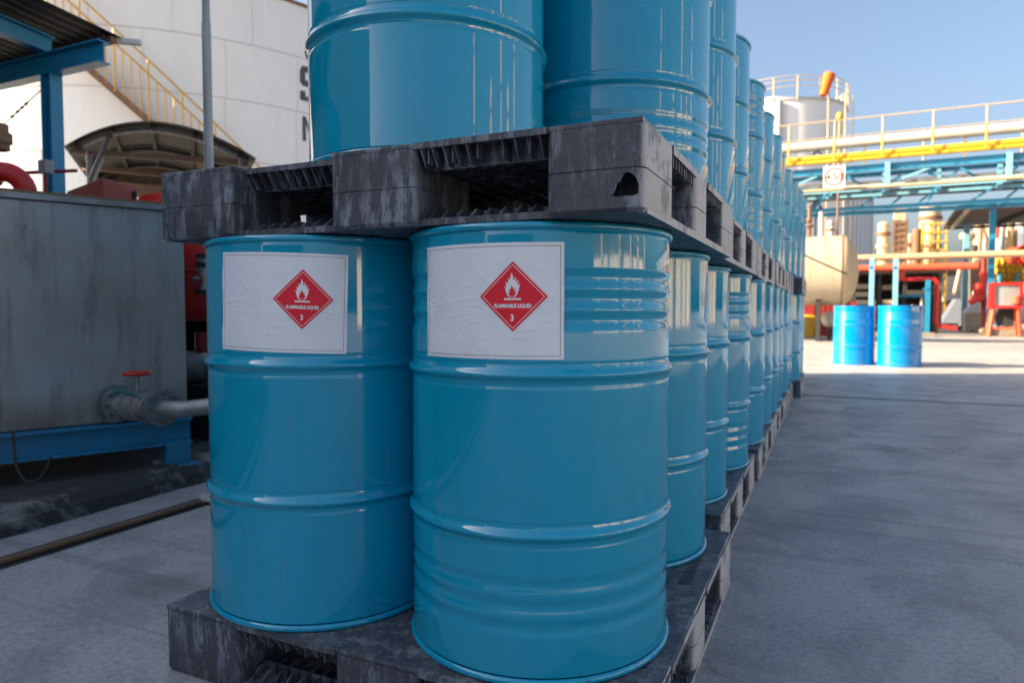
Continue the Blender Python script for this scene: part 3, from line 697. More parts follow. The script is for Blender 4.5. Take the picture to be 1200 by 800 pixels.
MB().tube([(q.x, q.y, 0), (q.x, q.y, 2.9)], .031, 20).build('lower_pole', 'galv', t); MB().tube([(q.x, q.y, 2.9), (q.x, q.y, 6.5)], .026, 20).build('upper_pole', 'galv', t)
# blue-framed canopy, upper left
pc = deep(60, 88, 5.5); PZ = pc.z+.11
t = thing('canopy', (pc.x, pc.y, 0), 'canopy with dark corrugated roof on blue steel beams and post, upper left', 'canopy')
m = MB(); m.box(pc.x-.06, pc.x+.06, pc.y-.006, pc.y+.006, 0, PZ-.1); m.box(pc.x-.062, pc.x-.05, pc.y-.05, pc.y+.05, 0, PZ-.1); m.box(pc.x+.05, pc.x+.062, pc.y-.05, pc.y+.05, 0, PZ-.1); m.build('post', 'blue_steel', t)
bR = Vector((on(122, 66, pc.y).x, pc.y, PZ-.03)); bL = Vector((-9.5, pc.y, PZ-.03))
m = MB(); m.ibeam(bL, bR, .10, .17, .012); m.build('eave_beam', 'blue_steel', t)
RS = .088
m = MB(); m.ibeam(Vector((pc.x-.02, pc.y+.02, PZ+.12)), Vector((pc.x-.02, pc.y-4.2, PZ+.12+4.2*RS)), .10, .14, .012); m.build('rafter', 'blue_steel', t)
m = MB(); m.ibeam(Vector((pc.x-2.6, pc.y+.02, PZ+.12)), Vector((pc.x-2.6, pc.y-4.2, PZ+.12+4.2*RS)), .10, .14, .012); m.build('rafter', 'blue_steel', t)
ye = pc.y+.42; m = MB(); xr = -5.36; nx = 90; x0 = -9.4
def rz(y): return PZ+.29+(pc.y-y)*RS
prev = None
for i in range(nx*2+1):
    x = x0+(xr-x0)*i/(nx*2); dz = .012*sin(2*pi*(x-x0)/.12)
    cur = [(x, ye, rz(ye)+dz), (x, ye-4.4, rz(ye-4.4)+dz)]
    if prev: m.face([prev[0], cur[0], cur[1], prev[1]], True); m.face([(prev[0][0], prev[0][1], prev[0][2]+.004), (prev[1][0], prev[1][1], prev[1][2]+.004), (cur[1][0], cur[1][1], cur[1][2]+.004), (cur[0][0], cur[0][1], cur[0][2]+.004)], True)
    prev = cur
m.build('corrugated_roof', 'dark_sheet', t)
m = MB(); m.beam((x0, pc.y+.30, rz(pc.y+.3)-.045), (xr-.02, pc.y+.30, rz(pc.y+.3)-.045), .05, .05); m.beam((x0, pc.y-1.5, rz(pc.y-1.5)-.04), (xr-.02, pc.y-1.5, rz(pc.y-1.5)-.04), .04, .045); m.build('purlin', 'rust_frame', t)
m = MB(); m.beam((xr-.14, ye-.12, rz(ye)-.015), (xr+.09, ye+.05, rz(ye)-.02), .06, .045); m.build('gutter_end', 'plastic_white', t, .01)
# cable with beads and wooden block at the far left
m = MB(); ca, cb = deep(0, 150, 5.2), deep(50, 104, 5.5); m.tube([ca+(ca-cb)*.3, ca, cb], .004, 6)
t = thing('stay_wire', ca, 'thin stay wire with small beads running down from the blue canopy', 'wire'); m.build('wire', 'dark', t)
for f in (.28, .40, .50, .60): q = ca.lerp(cb, f); MB().tube([q-(cb-ca).normalized()*.012, q+(cb-ca).normalized()*.012], [.011, .011], 8).build('bead', 'wood', t)
a_ = deep(0, 160, 4.6); single(MB().lathe([(.03, -.10), (.055, -.09), (.055, -.05), (.07, -.045), (.07, .02), (.05, .03), (.05, .08), (.02, .09)], 20, Matrix.Translation(a_)), 'vent_cap', 'wood', 'brown rusted vent cap cut off by the left picture edge', 'vent')
# vent stack carrying the cap
# barrel-roofed shelter
t = thing('barrel_shelter', yard(-4.6, 8.2, 0), 'small shelter with a curved rusty roof in front of the white tank', 'shelter')
Y0 = on(150, 145, 7.2).y
def arc(Y, x0p, x1p, zb, crest, n=28):
    a = on(x0p[0], x0p[1], Y); b_ = on(x1p[0], x1p[1], Y); out_ = []
    for i in range(n+1):
        f = i/n; p_ = a.lerp(b_, f); p_ = Vector((p_.x, Y, a.z*(1-f)+b_.z*f + crest*(1-(2*f-1)**2))); out_.append(p_)
    return out_
YA, YB = 4.9, 6.4
A_ = arc(YA, (75, 172), (300, 186), 0, .31); bd_ = ray(215, 363); SH = bd_.x/bd_.y; dx = Vector(((YB-YA)*SH, YB-YA, 0))
m = MB()
for i in range(28):
    a, b_ = A_[i], A_[i+1]; m.face([a, b_, b_+dx, a+dx], True); u_ = Vector((0, 0, .006)); m.face([a+u_, a+dx+u_, b_+dx+u_, b_+u_], True); m.face([a, a+u_, b_+u_, b_])
m.build('curved_roof', 'dark_sheet', t)
for yy in (YA+.12, (YA+YB)/2, YB-.08):
    m = MB(); m.tube([Vector((p_.x+(yy-YA)*SH, yy, p_.z-.04)) for p_ in A_[1:-1]], .028, 10); m.build('arch_rib', 'grey_metal' if yy < 5.1 else 'dark_sheet', t)
    m = MB(); a = A_[1]; b_ = A_[-2]; m.beam((a.x+(yy-YA)*SH, yy, a.z-.05), (b_.x+(yy-YA)*SH, yy, b_.z-.05), .05, .06); m.build('tie_beam', 'rust_frame', t)
for i in (2, 8, 14, 20, 26):
    m = MB(); a = A_[i]; m.beam((a.x+.05*SH, YA+.05, a.z-.03), (a.x+(YB-.03-YA)*SH, YB-.03, a.z-.03), .035, .035); m.build('purlin', 'dark_sheet', t)
m = MB(); pan = [p_+dx+Vector((0, -.01, -.02)) for p_ in A_]; pan += [Vector((p_.x, p_.y, p_.z-.12)) for p_ in (pan[-1], pan[0])]; m.prism(pan, (0, .008, 0)); m.build('back_panel', 'brown_sheet', t)
pa = Vector((A_[2].x+.05, YA+.12, 0)); m = MB(); m.tube([pa, pa+Vector((0, 0, A_[2].z-.06))], .033, 12); m.build('post', 'grey_metal', t)
m = MB(); m.tube([pa+Vector((.02, 0, A_[2].z-.42)), Vector((A_[6].x, YA+.12, A_[6].z-.05))], .035, 12); m.build('brace', 'grey_metal', t)
pb = Vector((A_[-4].x, YA+.12, 0)); m = MB(); m.tube([pb, pb+Vector((0, 0, A_[-4].z-.06))], .033, 12); m.build('post', 'grey_metal', t)
for yy in (YB-.08,):
    for k_ in (2, -4): m = MB(); m.tube([(A_[k_].x+(yy-YA)*SH, yy, 0), (A_[k_].x+(yy-YA)*SH, yy, A_[k_].z-.06)], .033, 12); m.build('post', 'grey_metal', t)

# the big white storage tank with its stair
TC = Vector((-27.99, 23.83, 0)); TR = 10.0; TH = 12.55
T1 = thing('storage_tank', TC, 'huge white storage tank with a yellow-railed stair and black letters, upper left', 'storage tank')
M_ = Matrix.Translation(TC)
MB().lathe([(TR, 0), (TR, TH)], 160, M_, caps=False).build('shell', 'white_tank', T1)
MB().lathe([(TR, TH+.001), (TR*.5, TH+.55), (.05, TH+.8)], 96, M_, caps=False).build('roof', 'white_tank', T1)
MB().lathe([(TR+.012, TH-.12), (TR+.10, TH-.11), (TR+.10, TH-.02), (TR+.012, TH-.01)], 160, M_, caps=False).build('top_curb', 'rust_frame', T1)
for z in (2.1, 4.2, 6.3, 8.45, 10.5):
    MB().lathe([(TR+.001, z-.018), (TR+.009, z-.012), (TR+.009, z+.012), (TR+.001, z+.018)], 160, M_, caps=False).build('plate_seam', 'seam', T1)
m = MB(); rr_ = random.Random(3)
for z0, z1 in ((0, 2.1), (2.1, 4.2), (4.2, 6.3), (6.3, 8.45), (8.45, 10.5), (10.5, 12.4)):
    o_ = rr_.uniform(0, .3)
    for i in range(24):
        a = o_+2*pi*i/24; p_ = TC+Vector((cos(a)*(TR+.003), sin(a)*(TR+.003), 0)); m.beam(p_+Vector((0, 0, z0+.02)), p_+Vector((0, 0, z1-.02)), .008, .014, Vector((cos(a), sin(a), 0)))
m.build('vertical_seam', 'seam', T1)
def hit(x, y, r):                                    # where the sight line meets the tank's cylinder of radius r
    d = ray(x, y); ox, oy = -TC.x, -TC.y; a = d.x**2+d.y**2; b_ = 2*(d.x*ox+d.y*oy); c_ = ox*ox+oy*oy-r*r
    t_ = (-b_-sqrt(b_*b_-4*a*c_))/(2*a); p_ = Vector((0, 0, EYE))+d*t_; return atan2(p_.y-TC.y, p_.x-TC.x), p_.z
def helix(p, q, r, f0, f1, n=30, dz=0):
    (a0, z0), (a1, z1) = hit(*p, r), hit(*q, r)
    if a1-a0 > pi: a1 -= 2*pi
    if a0-a1 > pi: a0 -= 2*pi
    out_ = []
    for i in range(n+1):
        f = f0+(f1-f0)*i/n; a = a0+(a1-a0)*f; out_.append(TC+Vector((cos(a)*r, sin(a)*r, z0+(z1-z0)*f+dz)))
    return out_
RA, RB_ = (100, 3), (290, 182)
hr = helix(RA, RB_, TR+.75, -.45, 1.15, 40)
MB().tube(hr, .034, 8).build('handrail', 'yellow_dark', T1)
MB().tube([p_-Vector((0, 0, .46)) for p_ in hr], .034, 8).build('handrail', 'yellow_dark', T1)
st0 = helix((103, 80), (180, 147), TR+.75, -1.5, 2.3, 40)
m = MB()
for i in range(40): m.beam(st0[i], st0[i+1], .04, .22)
m.build('stringer', 'rust_frame', T1)
sti = helix((103, 80), (180, 147), TR+.10, -1.5, 2.3, 40)
m = MB()
for i in range(80):
    f = i/80*40; k_ = int(f); fr = f-k_; a = st0[k_].lerp(st0[k_+1], fr); q = TC+Vector((a.x-TC.x, a.y-TC.y, 0)).normalized()*(TR+.08); q.z = a.z; m.beam(a, q, .22, .03)
m.build('tread', 'rust_frame', T1)
# balusters: matched by angle
def at_angle(path, ang):
    best = min(path, key=lambda p_: abs(atan2(p_.y-TC.y, p_.x-TC.x)-ang)); return best
fine = helix(RA, RB_, TR+.75, -.45, 1.15, 600); stf = helix((103, 80), (180, 147), TR+.75, -1.5, 2.3, 900)
for i in range(31):
    p_ = fine[int(i*600/31)]; ang = atan2(p_.y-TC.y, p_.x-TC.x); b_ = at_angle(stf, ang)
    MB().tube([p_-Vector((0, 0, .0 if i % 4 == 0 else .46)), Vector((p_.x, p_.y, b_.z))], .032 if i % 4 == 0 else .024, 6).build('baluster', 'yellow', T1)
def tank_letter(polys, TCn, r, ang, z0, hgt, par, mname='ink', sgn=1):
    bm = bmesh.new()
    for pl in polys: bm.faces.new([bm.verts.new((x*hgt, y*hgt, 0)) for x, y in pl])
    bmesh.ops.triangulate(bm, faces=[f for f in bm.faces if len(f.verts) > 4])
    kx = 0
    while kx < hgt: bmesh.ops.bisect_plane(bm, geom=bm.verts[:]+bm.edges[:]+bm.faces[:], plane_co=(kx, 0, 0), plane_no=(1, 0, 0)); kx += hgt*.08
    for v in bm.verts: a = ang+v.co.x/r; v.co = (TCn.x+cos(a)*(r+.006), TCn.y+sin(a)*(r+.006), z0+v.co.y)
    me = bpy.data.meshes.new('letter'); bm.to_mesh(me); bm.free(); me.materials.append(MATS[mname]); o = bpy.data.objects.new('letter', me); C.objects.link(o); o.parent = par; o.matrix_parent_inverse = Matrix.Translation(-par.location); return o
LS = [[(0, .82), (.08, 1), (.60, 1), (.60, .82)], [(0, .52), (.18, .62), (.18, .82), (0, .82)], [(0, .52), (.08, .42), (.60, .42), (.60, .52), (.52, .60), (.18, .60), (.18, .62)], [(.42, .14), (.60, .14), (.60, .42), (.42, .42)], [(0, .0), (.52, .0), (.60, .14), (.0, .14)], [(0, .14), (.18, .14), (.18, .28), (0, .28)]]
LN = [[(0, 0), (.17, 0), (.17, 1), (0, 1)], [(.43, 0), (.6, 0), (.6, 1), (.43, 1)], [(.17, 1), (.17, .70), (.43, 0), (.43, .32)]]
a_, zt = hit(351, 76, TR); _, zb = hit(351, 117, TR); tank_letter(LS, TC, TR, a_, zb, zt-zb, T1)
a_, zt = hit(354, 136, TR); _, zb = hit(354, 165, TR); tank_letter(LN, TC, TR, a_, zb, zt-zb, T1)

# ================================================================== RIGHT SIDE BACKGROUND
BYY = 26.7
def bp(x, y, Y=BYY): return on(x, y, Y)
br = thing('pipe_bridge', (2, BYY, 0), 'long blue steel truss bridge carrying a yellow rail and white pipe over the yard', 'pipe bridge')
zY = bp(1060, 180).z; zC = bp(1060, 194).z; zR = bp(1060, 219).z; zB = bp(1060, 240).z; zW = bp(1060, 158).z; zH = bp(1060, 136).z
XL, XR = -6.0, 20.0
m = MB(); m.tube([(XL, BYY-.1, zY+.06), (XR, BYY-.1, zY+.06)], .10, 16); m.build('yellow_pipe', 'yellow', br)
m = MB(); m.tube([(XL, BYY-.2, zY-.10), (XR, BYY-.2, zY-.10)], .07, 16)
for i in range(18): x = XL+.7+i*1.45; m.tube([(x, BYY-.2, zY-.10), (x+.06, BYY-.2, zY-.10)], .09, 16)
m.build('yellow_pipe', 'yellow', br)
for dy in (0, 1.3):
    m = MB(); m.ibeam((XL, BYY+dy, zC), (XR, BYY+dy, zC), .16, .22 if dy == 0 else .14, .02); m.build('top_chord', 'bridge_blue', br)
    m = MB(); m.beam((XL, BYY+dy, zR), (XR, BYY+dy, zR), .10, .12); m.build('middle_chord', 'pale_blue_steel', br)
    m = MB(); m.ibeam((XL, BYY+dy+.3, zB), (XR, BYY+dy+.3, zB), .12, .13, .02); m.build('bottom_chord', 'bridge_blue', br)
x = bp(1026, 200).x; sp = bp(1166, 200).x - x; k0 = int((XL-x)/sp)-1
xx = x + k0*sp
while xx < XR:
    if xx > XL:
        for dy in (-.02, 1.3):
            m = MB(); m.beam((xx+(.35 if dy else 0), BYY+dy-.12, zR-.1), (xx+(.35 if dy else 0), BYY+dy-.12, zC+.13), .15, .12); m.build('truss_vertical', 'pale_blue_steel', br)
        m = MB(); m.beam((xx+sp/2+.3, BYY+1.18, zR-.1), (xx+sp/2+.3, BYY+1.18, zC+.13), .12, .10); m.build('truss_vertical', 'pale_blue_steel', br)
    for (u0, u1, zz0, zz1, dy) in ((.02, .25, zR, zC-.1, 1.3), (.52, .75, zR, zC-.1, 1.3), (.75, .98, zC-.1, zR, .65), (.45, .55, zB, zR, .3), (0, .5, zR, zC-.1, 0), (1, .5, zR, zC-.1, 1.3), (.35, .6, zB, zR+.1, .7), (.8, 1.1, zB, zR+.1, 1.3), (.1, .3, zB, zR, 1.5)):
        a = xx+u0*sp; b_ = xx+u1*sp
        if min(a, b_) > XL and max(a, b_) < XR:
            m = MB(); m.beam((a, BYY+dy, zz0), (b_, BYY+dy, zz1), .07, .07); m.build('diagonal', 'bridge_blue' if u0 else 'pale_blue_steel', br)
    xx += sp
m = MB()
for (z, y, r, mm) in ((zR+.02, BYY-.25, .055, 0), ): m.tube([(XL, y, z), (XR, y, z)], r, 10)
m.build('conduit', 'cream_pipe', br)
for i in range(5): m = MB(); z = zR+.15+i*.05; m.tube([(XL, BYY+.25+i*.2, z), (XR, BYY+.25+i*.2, z)], .05, 8); m.build('service_pipe', ['white_pipe', 'dark', 'grey_metal', 'pale_blue_steel', 'rusty'][i], br)
wp = thing('white_pipe', (2, BYY+.5, zW), 'thick white pipe running above the yellow rail of the bridge', 'pipe'); MB().tube([(XL-2, BYY+.5, zW), (XR, BYY+.5, zW)], .175, 20).build('pipe_run', 'white_pipe', wp)
m = MB()
for i in range(9):
    x = XL+1+i*3.0; m.beam((x, BYY+.5, zY-.3), (x, BYY+.5, zW-.17), .1, .1)
m.build('support', 'grey_metal', wp)
hrl = thing('guard_rail', (2, BYY-.45, zY), 'pale handrail with yellow-footed posts along the top of the pipe bridge', 'railing')
for dy in (-.35, 2.2):
    m = MB(); m.tube([(XL, BYY+dy, zH), (XR, BYY+dy, zH)], .024, 8); m.build('top_rail', 'cream_pipe', hrl)
    m = MB(); m.tube([(XL, BYY+dy, (zH+zY)/2), (XR, BYY+dy, (zH+zY)/2)], .018, 8)
    if dy > 0: m.build('mid_rail', 'cream_pipe', hrl)
x = bp(925, 180).x; dxp = (bp(1153, 180).x-x)/4; i = -3
while x+i*dxp < XR:
    xx = x+i*dxp; MB().tube([(xx, BYY-.35, zY-.1), (xx, BYY-.35, zW+.05)], .034, 8).build('post_foot', 'yellow', hrl); MB().tube([(xx, BYY-.35, zW+.05), (xx, BYY-.35, zH+.02)], .03, 8).build('post', 'cream_pipe', hrl)
    if i % 2: MB().tube([(xx, BYY+2.2, zY-.1), (xx, BYY+2.2, zH+.02)], .03, 8).build('post', 'cream_pipe', hrl)
    i += 1
# bridge legs
for (x, y, Yp, r, mm) in ((1160, 392, None, .085, 'blue_steel'),):
    d = deep(1160, 363.5, 23.6); m = MB(); m.beam((d.x, d.y, .25), (d.x, d.y, zB-.1), .18, .18); m.build('leg', 'blue_steel', br); m = MB(); m.beam((d.x, d.y, 0), (d.x, d.y, .25), .36, .36); m.build('footing', 'stone', br)
d = Vector((-4.6, BYY, 0)); m = MB(); m.beam((d.x, d.y, 0), (d.x, d.y, zC-.1), .25, .25); m.build('leg', 'blue_steel', br)
d = Vector((16.5, BYY, 0)); m = MB(); m.beam((d.x, d.y, 0), (d.x, d.y, zC-.1), .25, .25); m.build('leg', 'blue_steel', br)
# height sign
a, b_ = bp(965, 196, BYY-.62), bp(990, 218.5, BYY-.62)
sg = thing('height_sign', ((a.x+b_.x)/2, a.y, b_.z), 'square white sign with a red ring and small digits hung on the pipe bridge', 'sign')
MB().box(a.x, b_.x, a.y, a.y+.02, b_.z, a.z).build('board', 'sign_white', sg)
cx_, cz_ = (a.x+b_.x)/2, (a.z+b_.z)/2; rr = (b_.x-a.x)*.46; m = MB(); n = 40
for i in range(n):
    t0, t1 = 2*pi*i/n, 2*pi*(i+1)/n; m.face([(cx_+cos(t)*q, a.y-.004, cz_+sin(t)*q) for t, q in ((t0, rr), (t1, rr), (t1, rr*.80), (t0, rr*.80))])
m.build('red_ring', 'sign_red', sg)
me = text_mesh('4.50', .30, .95, .008); me.materials.clear(); me.materials.append(MATS['ink']); o = bpy.data.objects.new('digits', me); C.objects.link(o); o.parent = sg
o.rotation_euler = (pi/2, 0, 0); o.location = Vector((cx_, a.y-.005, cz_-.1))-sg.location
# brown walkway roof behind truss
m = MB(); m.prism([(XL, BYY+2.4, zC-.12), (XR, BYY+2.4, zC-.12), (XR, BYY+2.4, zC-.04), (XL, BYY+2.4, zC-.04)], (0, 4.0, 0))
single(m, 'shed_roof', 'brown_sheet', 'long brown sheet roof just behind the truss of the pipe bridge', 'roof')
# open shelter on the right
zS = deep(1150, 239, 24).z
sh = thing('open_shelter', (8, 28, 0), 'open shelter with a flat brown roof on slim blue posts at the right', 'shelter')
a = deep(1126, 240, 24.2); b_ = deep(1106, 262, 30.5)
m = MB(); m.prism([(a.x, a.y, zS), (b_.x, b_.y, zS), (b_.x+9, b_.y, zS), (a.x+9, a.y, zS)], (0, 0, .10)); m.build('roof', 'brown_sheet', sh)
m = MB(); m.beam((a.x, a.y-.03, zS+.03), (a.x+9, a.y-.03, zS+.03), .06, .2); m.build('fascia', 'blue_steel', sh)
m = MB(); m.beam((a.x+.3, a.y, zS-.08), (b_.x+.3, b_.y, zS-.08), .12, .14); m.build('rafter', 'cream_pipe', sh); m = MB(); m.beam((a.x+2.6, a.y, zS-.08), (b_.x+1.8, b_.y, zS-.08), .1, .14); m.build('rafter', 'dark', sh)
m = MB(); m.beam((b_.x, b_.y, zS-.08), (b_.x+9, b_.y, zS-.08), .1, .12); m.build('purlin', 'dark', sh)
for (px, D) in ((1130, 29.5),):
    d = deep(px, 363.5, D); m = MB(); m.beam((d.x, d.y, .2), (d.x, d.y, zS), .20, .20); m.build('post', 'pale_blue_steel', sh); m = MB(); m.beam((d.x, d.y, 0), (d.x, d.y, .22), .5, .5); m.build('footing', 'stone', sh)
d = Vector((a.x+8.5, a.y+1, 0)); m = MB(); m.beam((d.x, d.y, 0), (d.x, d.y, zS), .2, .2); m.build('post', 'blue_steel', sh)

# windsock
ws = deep(984, 175, 33)
t = thing('windsock', (ws.x, ws.y, 0), 'orange windsock standing upright against the sky above the bridge', 'windsock')
ptop = deep(971, 112, 33); MB().tube([(ptop.x, ptop.y, 0), (ptop.x, ptop.y, ptop.z+.2)], .035, 8).build('pole', 'cream_pipe', t)
sa, sb = deep(964.5, 112, 32.8), deep(972.5, 87, 32.8)
MB().tube([sa, sa.lerp(sb, .3), sa.lerp(sb, .6), sa.lerp(sb, .85), sb], [.16, .20, .24, .27, .25], 16).build('sock', 'orange_sock', t)
t = thing('beacon_pole', deep(984, 150, 34), 'slim pole with a yellow lamp beside the windsock', 'beacon')
q = deep(984, 140, 34); MB().tube([(q.x, q.y, 0), (q.x, q.y, q.z)], .05, 8).build('pole', 'yellow_dark', t); MB().lathe([(.12, 0), (.16, .05), (.16, .25), (.1, .33), (.02, .36)], 16, Matrix.Translation(q)).build('lamp', 'yellow', t)
t = thing('caged_ladder', deep(997, 150, 36), 'thin vertical ladder frame right of the windsock', 'ladder')
for px in (991, 1000): q0, q1 = deep(px, 112, 36), deep(px, 160, 36); MB().tube([(q1.x, q1.y, 0), (q0.x, q0.y, q0.z)], .035, 6).build('rail', 'cream_pipe', t)
m = MB()
for i in range(26): y = 112+i*4; m.tube([deep(991, y, 36), deep(1000, y, 36)], .015, 6)
m.build('rungs', 'cream_pipe', t)
# rear tank with guard rail
q = deep(913, 363.5, 52); T2 = thing('storage_tank', (q.x, q.y, 0), 'pale grey tank with a railing round its roof, behind the drum stack', 'storage tank')
R2 = 4.35; zt = deep(930, 121.5, 48.5).z; M_ = Matrix.Translation((q.x, q.y, 0))
MB().lathe([(R2, 0), (R2, zt)], 96, M_, caps=False).build('shell', 'white_tank', T2)
MB().lathe([(R2, zt+.001), (.05, zt+.5)], 96, M_, caps=False).build('roof', 'white_tank', T2); MB().lathe([(R2+.002, zt-.15), (R2+.08, zt-.15), (R2+.08, zt), (R2+.002, zt)], 96, M_, caps=False).build('top_curb', 'seam', T2)
for dz in (.75, 1.15, 1.3 if 0 else 1.45):
    MB().tube([(q.x+cos(a)*(R2+.1), q.y+sin(a)*(R2+.1), zt+dz) for a in [2*pi*i/64 for i in range(65)]], .028, 6).build('railing', 'cream_pipe', T2)
for i in range(18): a = 2*pi*i/18+.1; MB().tube([(q.x+cos(a)*(R2+.1), q.y+sin(a)*(R2+.1), zt-.2), (q.x+cos(a)*(R2+.1), q.y+sin(a)*(R2+.1), zt+1.45)], .05, 6).build('rail_post', 'cream_pipe', T2)
sx = deep(913, 118, 47.2); MB().tube([(sx.x, sx.y, 0), (sx.x, sx.y, sx.z)], .17, 12).build('downpipe', 'white_pipe', T2)
a2 = atan2(-q.y+deep(945, 184, 48).y, -q.x+deep(945, 184, 48).x)
OO = [[(.5+.5*cos(t0), .5+.5*sin(t0)), (.5+.5*cos(t1), .5+.5*sin(t1)), (.5+.32*cos(t1), .5+.32*sin(t1)), (.5+.32*cos(t0), .5+.32*sin(t0))] for t0, t1 in [(2*pi*i/20, 2*pi*(i+1)/20) for i in range(20)]]
tank_letter(OO, Vector((q.x, q.y, 0)), R2, a2, deep(945, 192, 48).z, .75, T2)
# pale tanks in the far haze
for (px, wpx, ytop, D, lab, nm) in ((985, 76, 236, 62, 'pale hazy tank behind the horizontal vessel', 'white_tank'), (900, 90, 128, 60, 'white tank mostly hidden behind the stack', 'white_tank')):
    q = deep(px, 363.5, D); R_ = wpx/800*D/2*.82; zt = deep(px, ytop, D).z
    t = thing('storage_tank', (q.x, q.y, 0), lab, 'storage tank'); M_ = Matrix.Translation((q.x, q.y, 0))
    MB().lathe([(R_, 0), (R_, zt)], 64, M_, caps=False).build('shell', nm, t); MB().lathe([(R_, zt+.001), (.05, zt+.7)], 64, M_, caps=False).build('roof', nm, t)
    m = MB()
    for i in range(40): a = 2*pi*i/40; m.beam((q.x+cos(a)*(R_+.02), q.y+sin(a)*(R_+.02), 0), (q.x+cos(a)*(R_+.02), q.y+sin(a)*(R_+.02), zt-.1), .05, .05)
    m.build('stiffener', 'seam', t)

# horizontal rust-streaked vessel
HY = 21.6; HR_ = .98
e = on(987, 317, HY); hz_ = e.z
t = thing('horizontal_tank', (e.x-2.2, HY, 0), 'cream horizontal tank with rust streaks and a domed end beside the row of drums', 'tank')
M_ = Matrix.Translation((e.x, HY, hz_)) @ Matrix.Rotation(pi/2, 4, 'Y')
MB().lathe([(HR_, -6.5), (HR_, 0)], 64, M_, caps=False).build('shell', 'rust_tank', t)
MB().lathe([(HR_*cos(a), .42*sin(a)) for a in [i*pi/2/10 for i in range(10)]]+[(.01, .42)], 64, M_, caps=False).build('domed_end', 'cream', t)
MB().lathe([(HR_+.001, -.03), (HR_+.012, -.03), (HR_+.012, .0), (HR_+.001, .0)], 64, M_, caps=False).build('end_seam', 'rusty', t)
for dx_ in (-.6, -4.6): MB().box(e.x+dx_-.06, e.x+dx_+.06, HY-.55, HY+.55, 0, hz_-HR_*.8).build('saddle', 'dark', t)
for px, hh, rr in ((948, .9, .05), (962, .7, .06), (973, .45, .09), (981, 1.2, .03)):
    q = on(px, 278, HY); MB().tube([(q.x, HY, hz_+HR_-.05), (q.x, HY, hz_+HR_+hh)], rr, 10).build('nozzle', ['white_pipe', 'rusty'][px in (948, 981)], t)
    if px in (948, 973): MB().lathe([(.03, 0), (.13, .02), (.13, .06), (.04, .12), (.1, .2), (.03, .32)], 14, Matrix.Translation((q.x, HY, hz_+HR_+hh*.3))).build('valve', 'rusty', t)
single(MB().tube([deep(925, 291, 17.5), deep(960, 307, 17.8), deep(992, 321, 18)], .022, 8), 'cable', 'dark', 'dark cable slanting down across the cream horizontal tank', 'cable')
q = on(946, 388, 24.0)
t = thing('yellow_bin', (q.x, q.y, 0), 'small yellow bin at the end of the drum row', 'bin')
MB().lathe([(.20, 0), (.22, .02), (.28, .62)], 20, Matrix.Translation((q.x, q.y+.25, 0))).build('body', 'yellow', t); MB().lathe([(.29, .62), (.30, .66), (.2, .72), (.02, .74)], 20, Matrix.Translation((q.x, q.y+.25, 0)), caps=False).build('lid', 'yellow', t)
q = on(972, 374, 22.6)
t = thing('white_float', (q.x, q.y, 0), 'white ball on a stand under the end of the horizontal tank', 'float'); MB().lathe([(.01, -.24)]+[(.24*cos(a), .24*sin(a)) for a in [(-80+i*16)*pi/180 for i in range(11)]]+[(.01, .24)], 24, Matrix.Translation(q), caps=False).build('ball', 'white_pipe', t); MB().tube([(q.x, q.y, 0), (q.x, q.y, q.z-.2)], .05, 8).build('stand', 'dark', t)
m = MB()
for i in range(7): q = on(952+i*6, 380, 24.2); m.beam((q.x, q.y, .05), (q.x, q.y, 1.3), .12, .12)
q0, q1 = on(940, 380, 24.25), on(1003, 380, 24.25); m.beam((q0.x, q0.y, .9), (q1.x, q1.y, .9), .1, .5); m.beam((q0.x, q0.y, .3), (q1.x, q1.y, .3), .1, .5)
single(m, 'pipe_barrier', 'red_dull', 'dark red barrier standing behind the horizontal tank', 'barrier')
single(MB().prism([(q0.x-4, 24.9, 0), (q1.x, 24.9, 0), (q1.x, 24.9, 1.5), (q0.x-4, 24.9, 1.5)], (0, .3, 0)), 'low_wall', 'dark', 'dark low wall in the shade behind the horizontal tank', 'wall')

# beige and red pipe runs on pale blue posts
PY = 27.8
zBg = on(1060, 301, PY).z; zRd = on(1060, 313.5, PY-.4).z
t = thing('beige_pipe', (2, PY, zBg), 'long beige pipe above the red one, across the middle of the yard', 'pipe'); MB().tube([(on(1000, 300, PY).x-3, PY, zBg), (14, PY, zBg)], .12, 14).build('pipe_run', 'cream_pipe', t)
t = thing('red_main', (2, PY-.4, zRd), 'long orange-red pipe with a lower branch, across the middle of the yard', 'pipe')
x1 = on(1146, 308, PY-.4).x
MB().tube([(on(1000, 315, PY).x-3, PY-.4, zRd), (x1, PY-.4, zRd)], .12, 14).build('pipe_run', 'orange_red', t)
xa, xb = on(1056, 320, PY-.4).x, on(1098, 330, PY-.4).x; zz = on(1075, 327, PY-.4).z
MB().pipe([(xa, PY-.4, zRd), (xa, PY-.4, zz), (xb, PY-.4, zz), (xb, PY-.4, .35), (xb+.6, PY-.5, .25)], .075, 12, .18).build('branch_pipe', 'red', t)
MB().tube([(xa, PY-.4, zRd-.12), (xa, PY-.4, zz-.05)], .12, 14).build('tee', 'red', t)
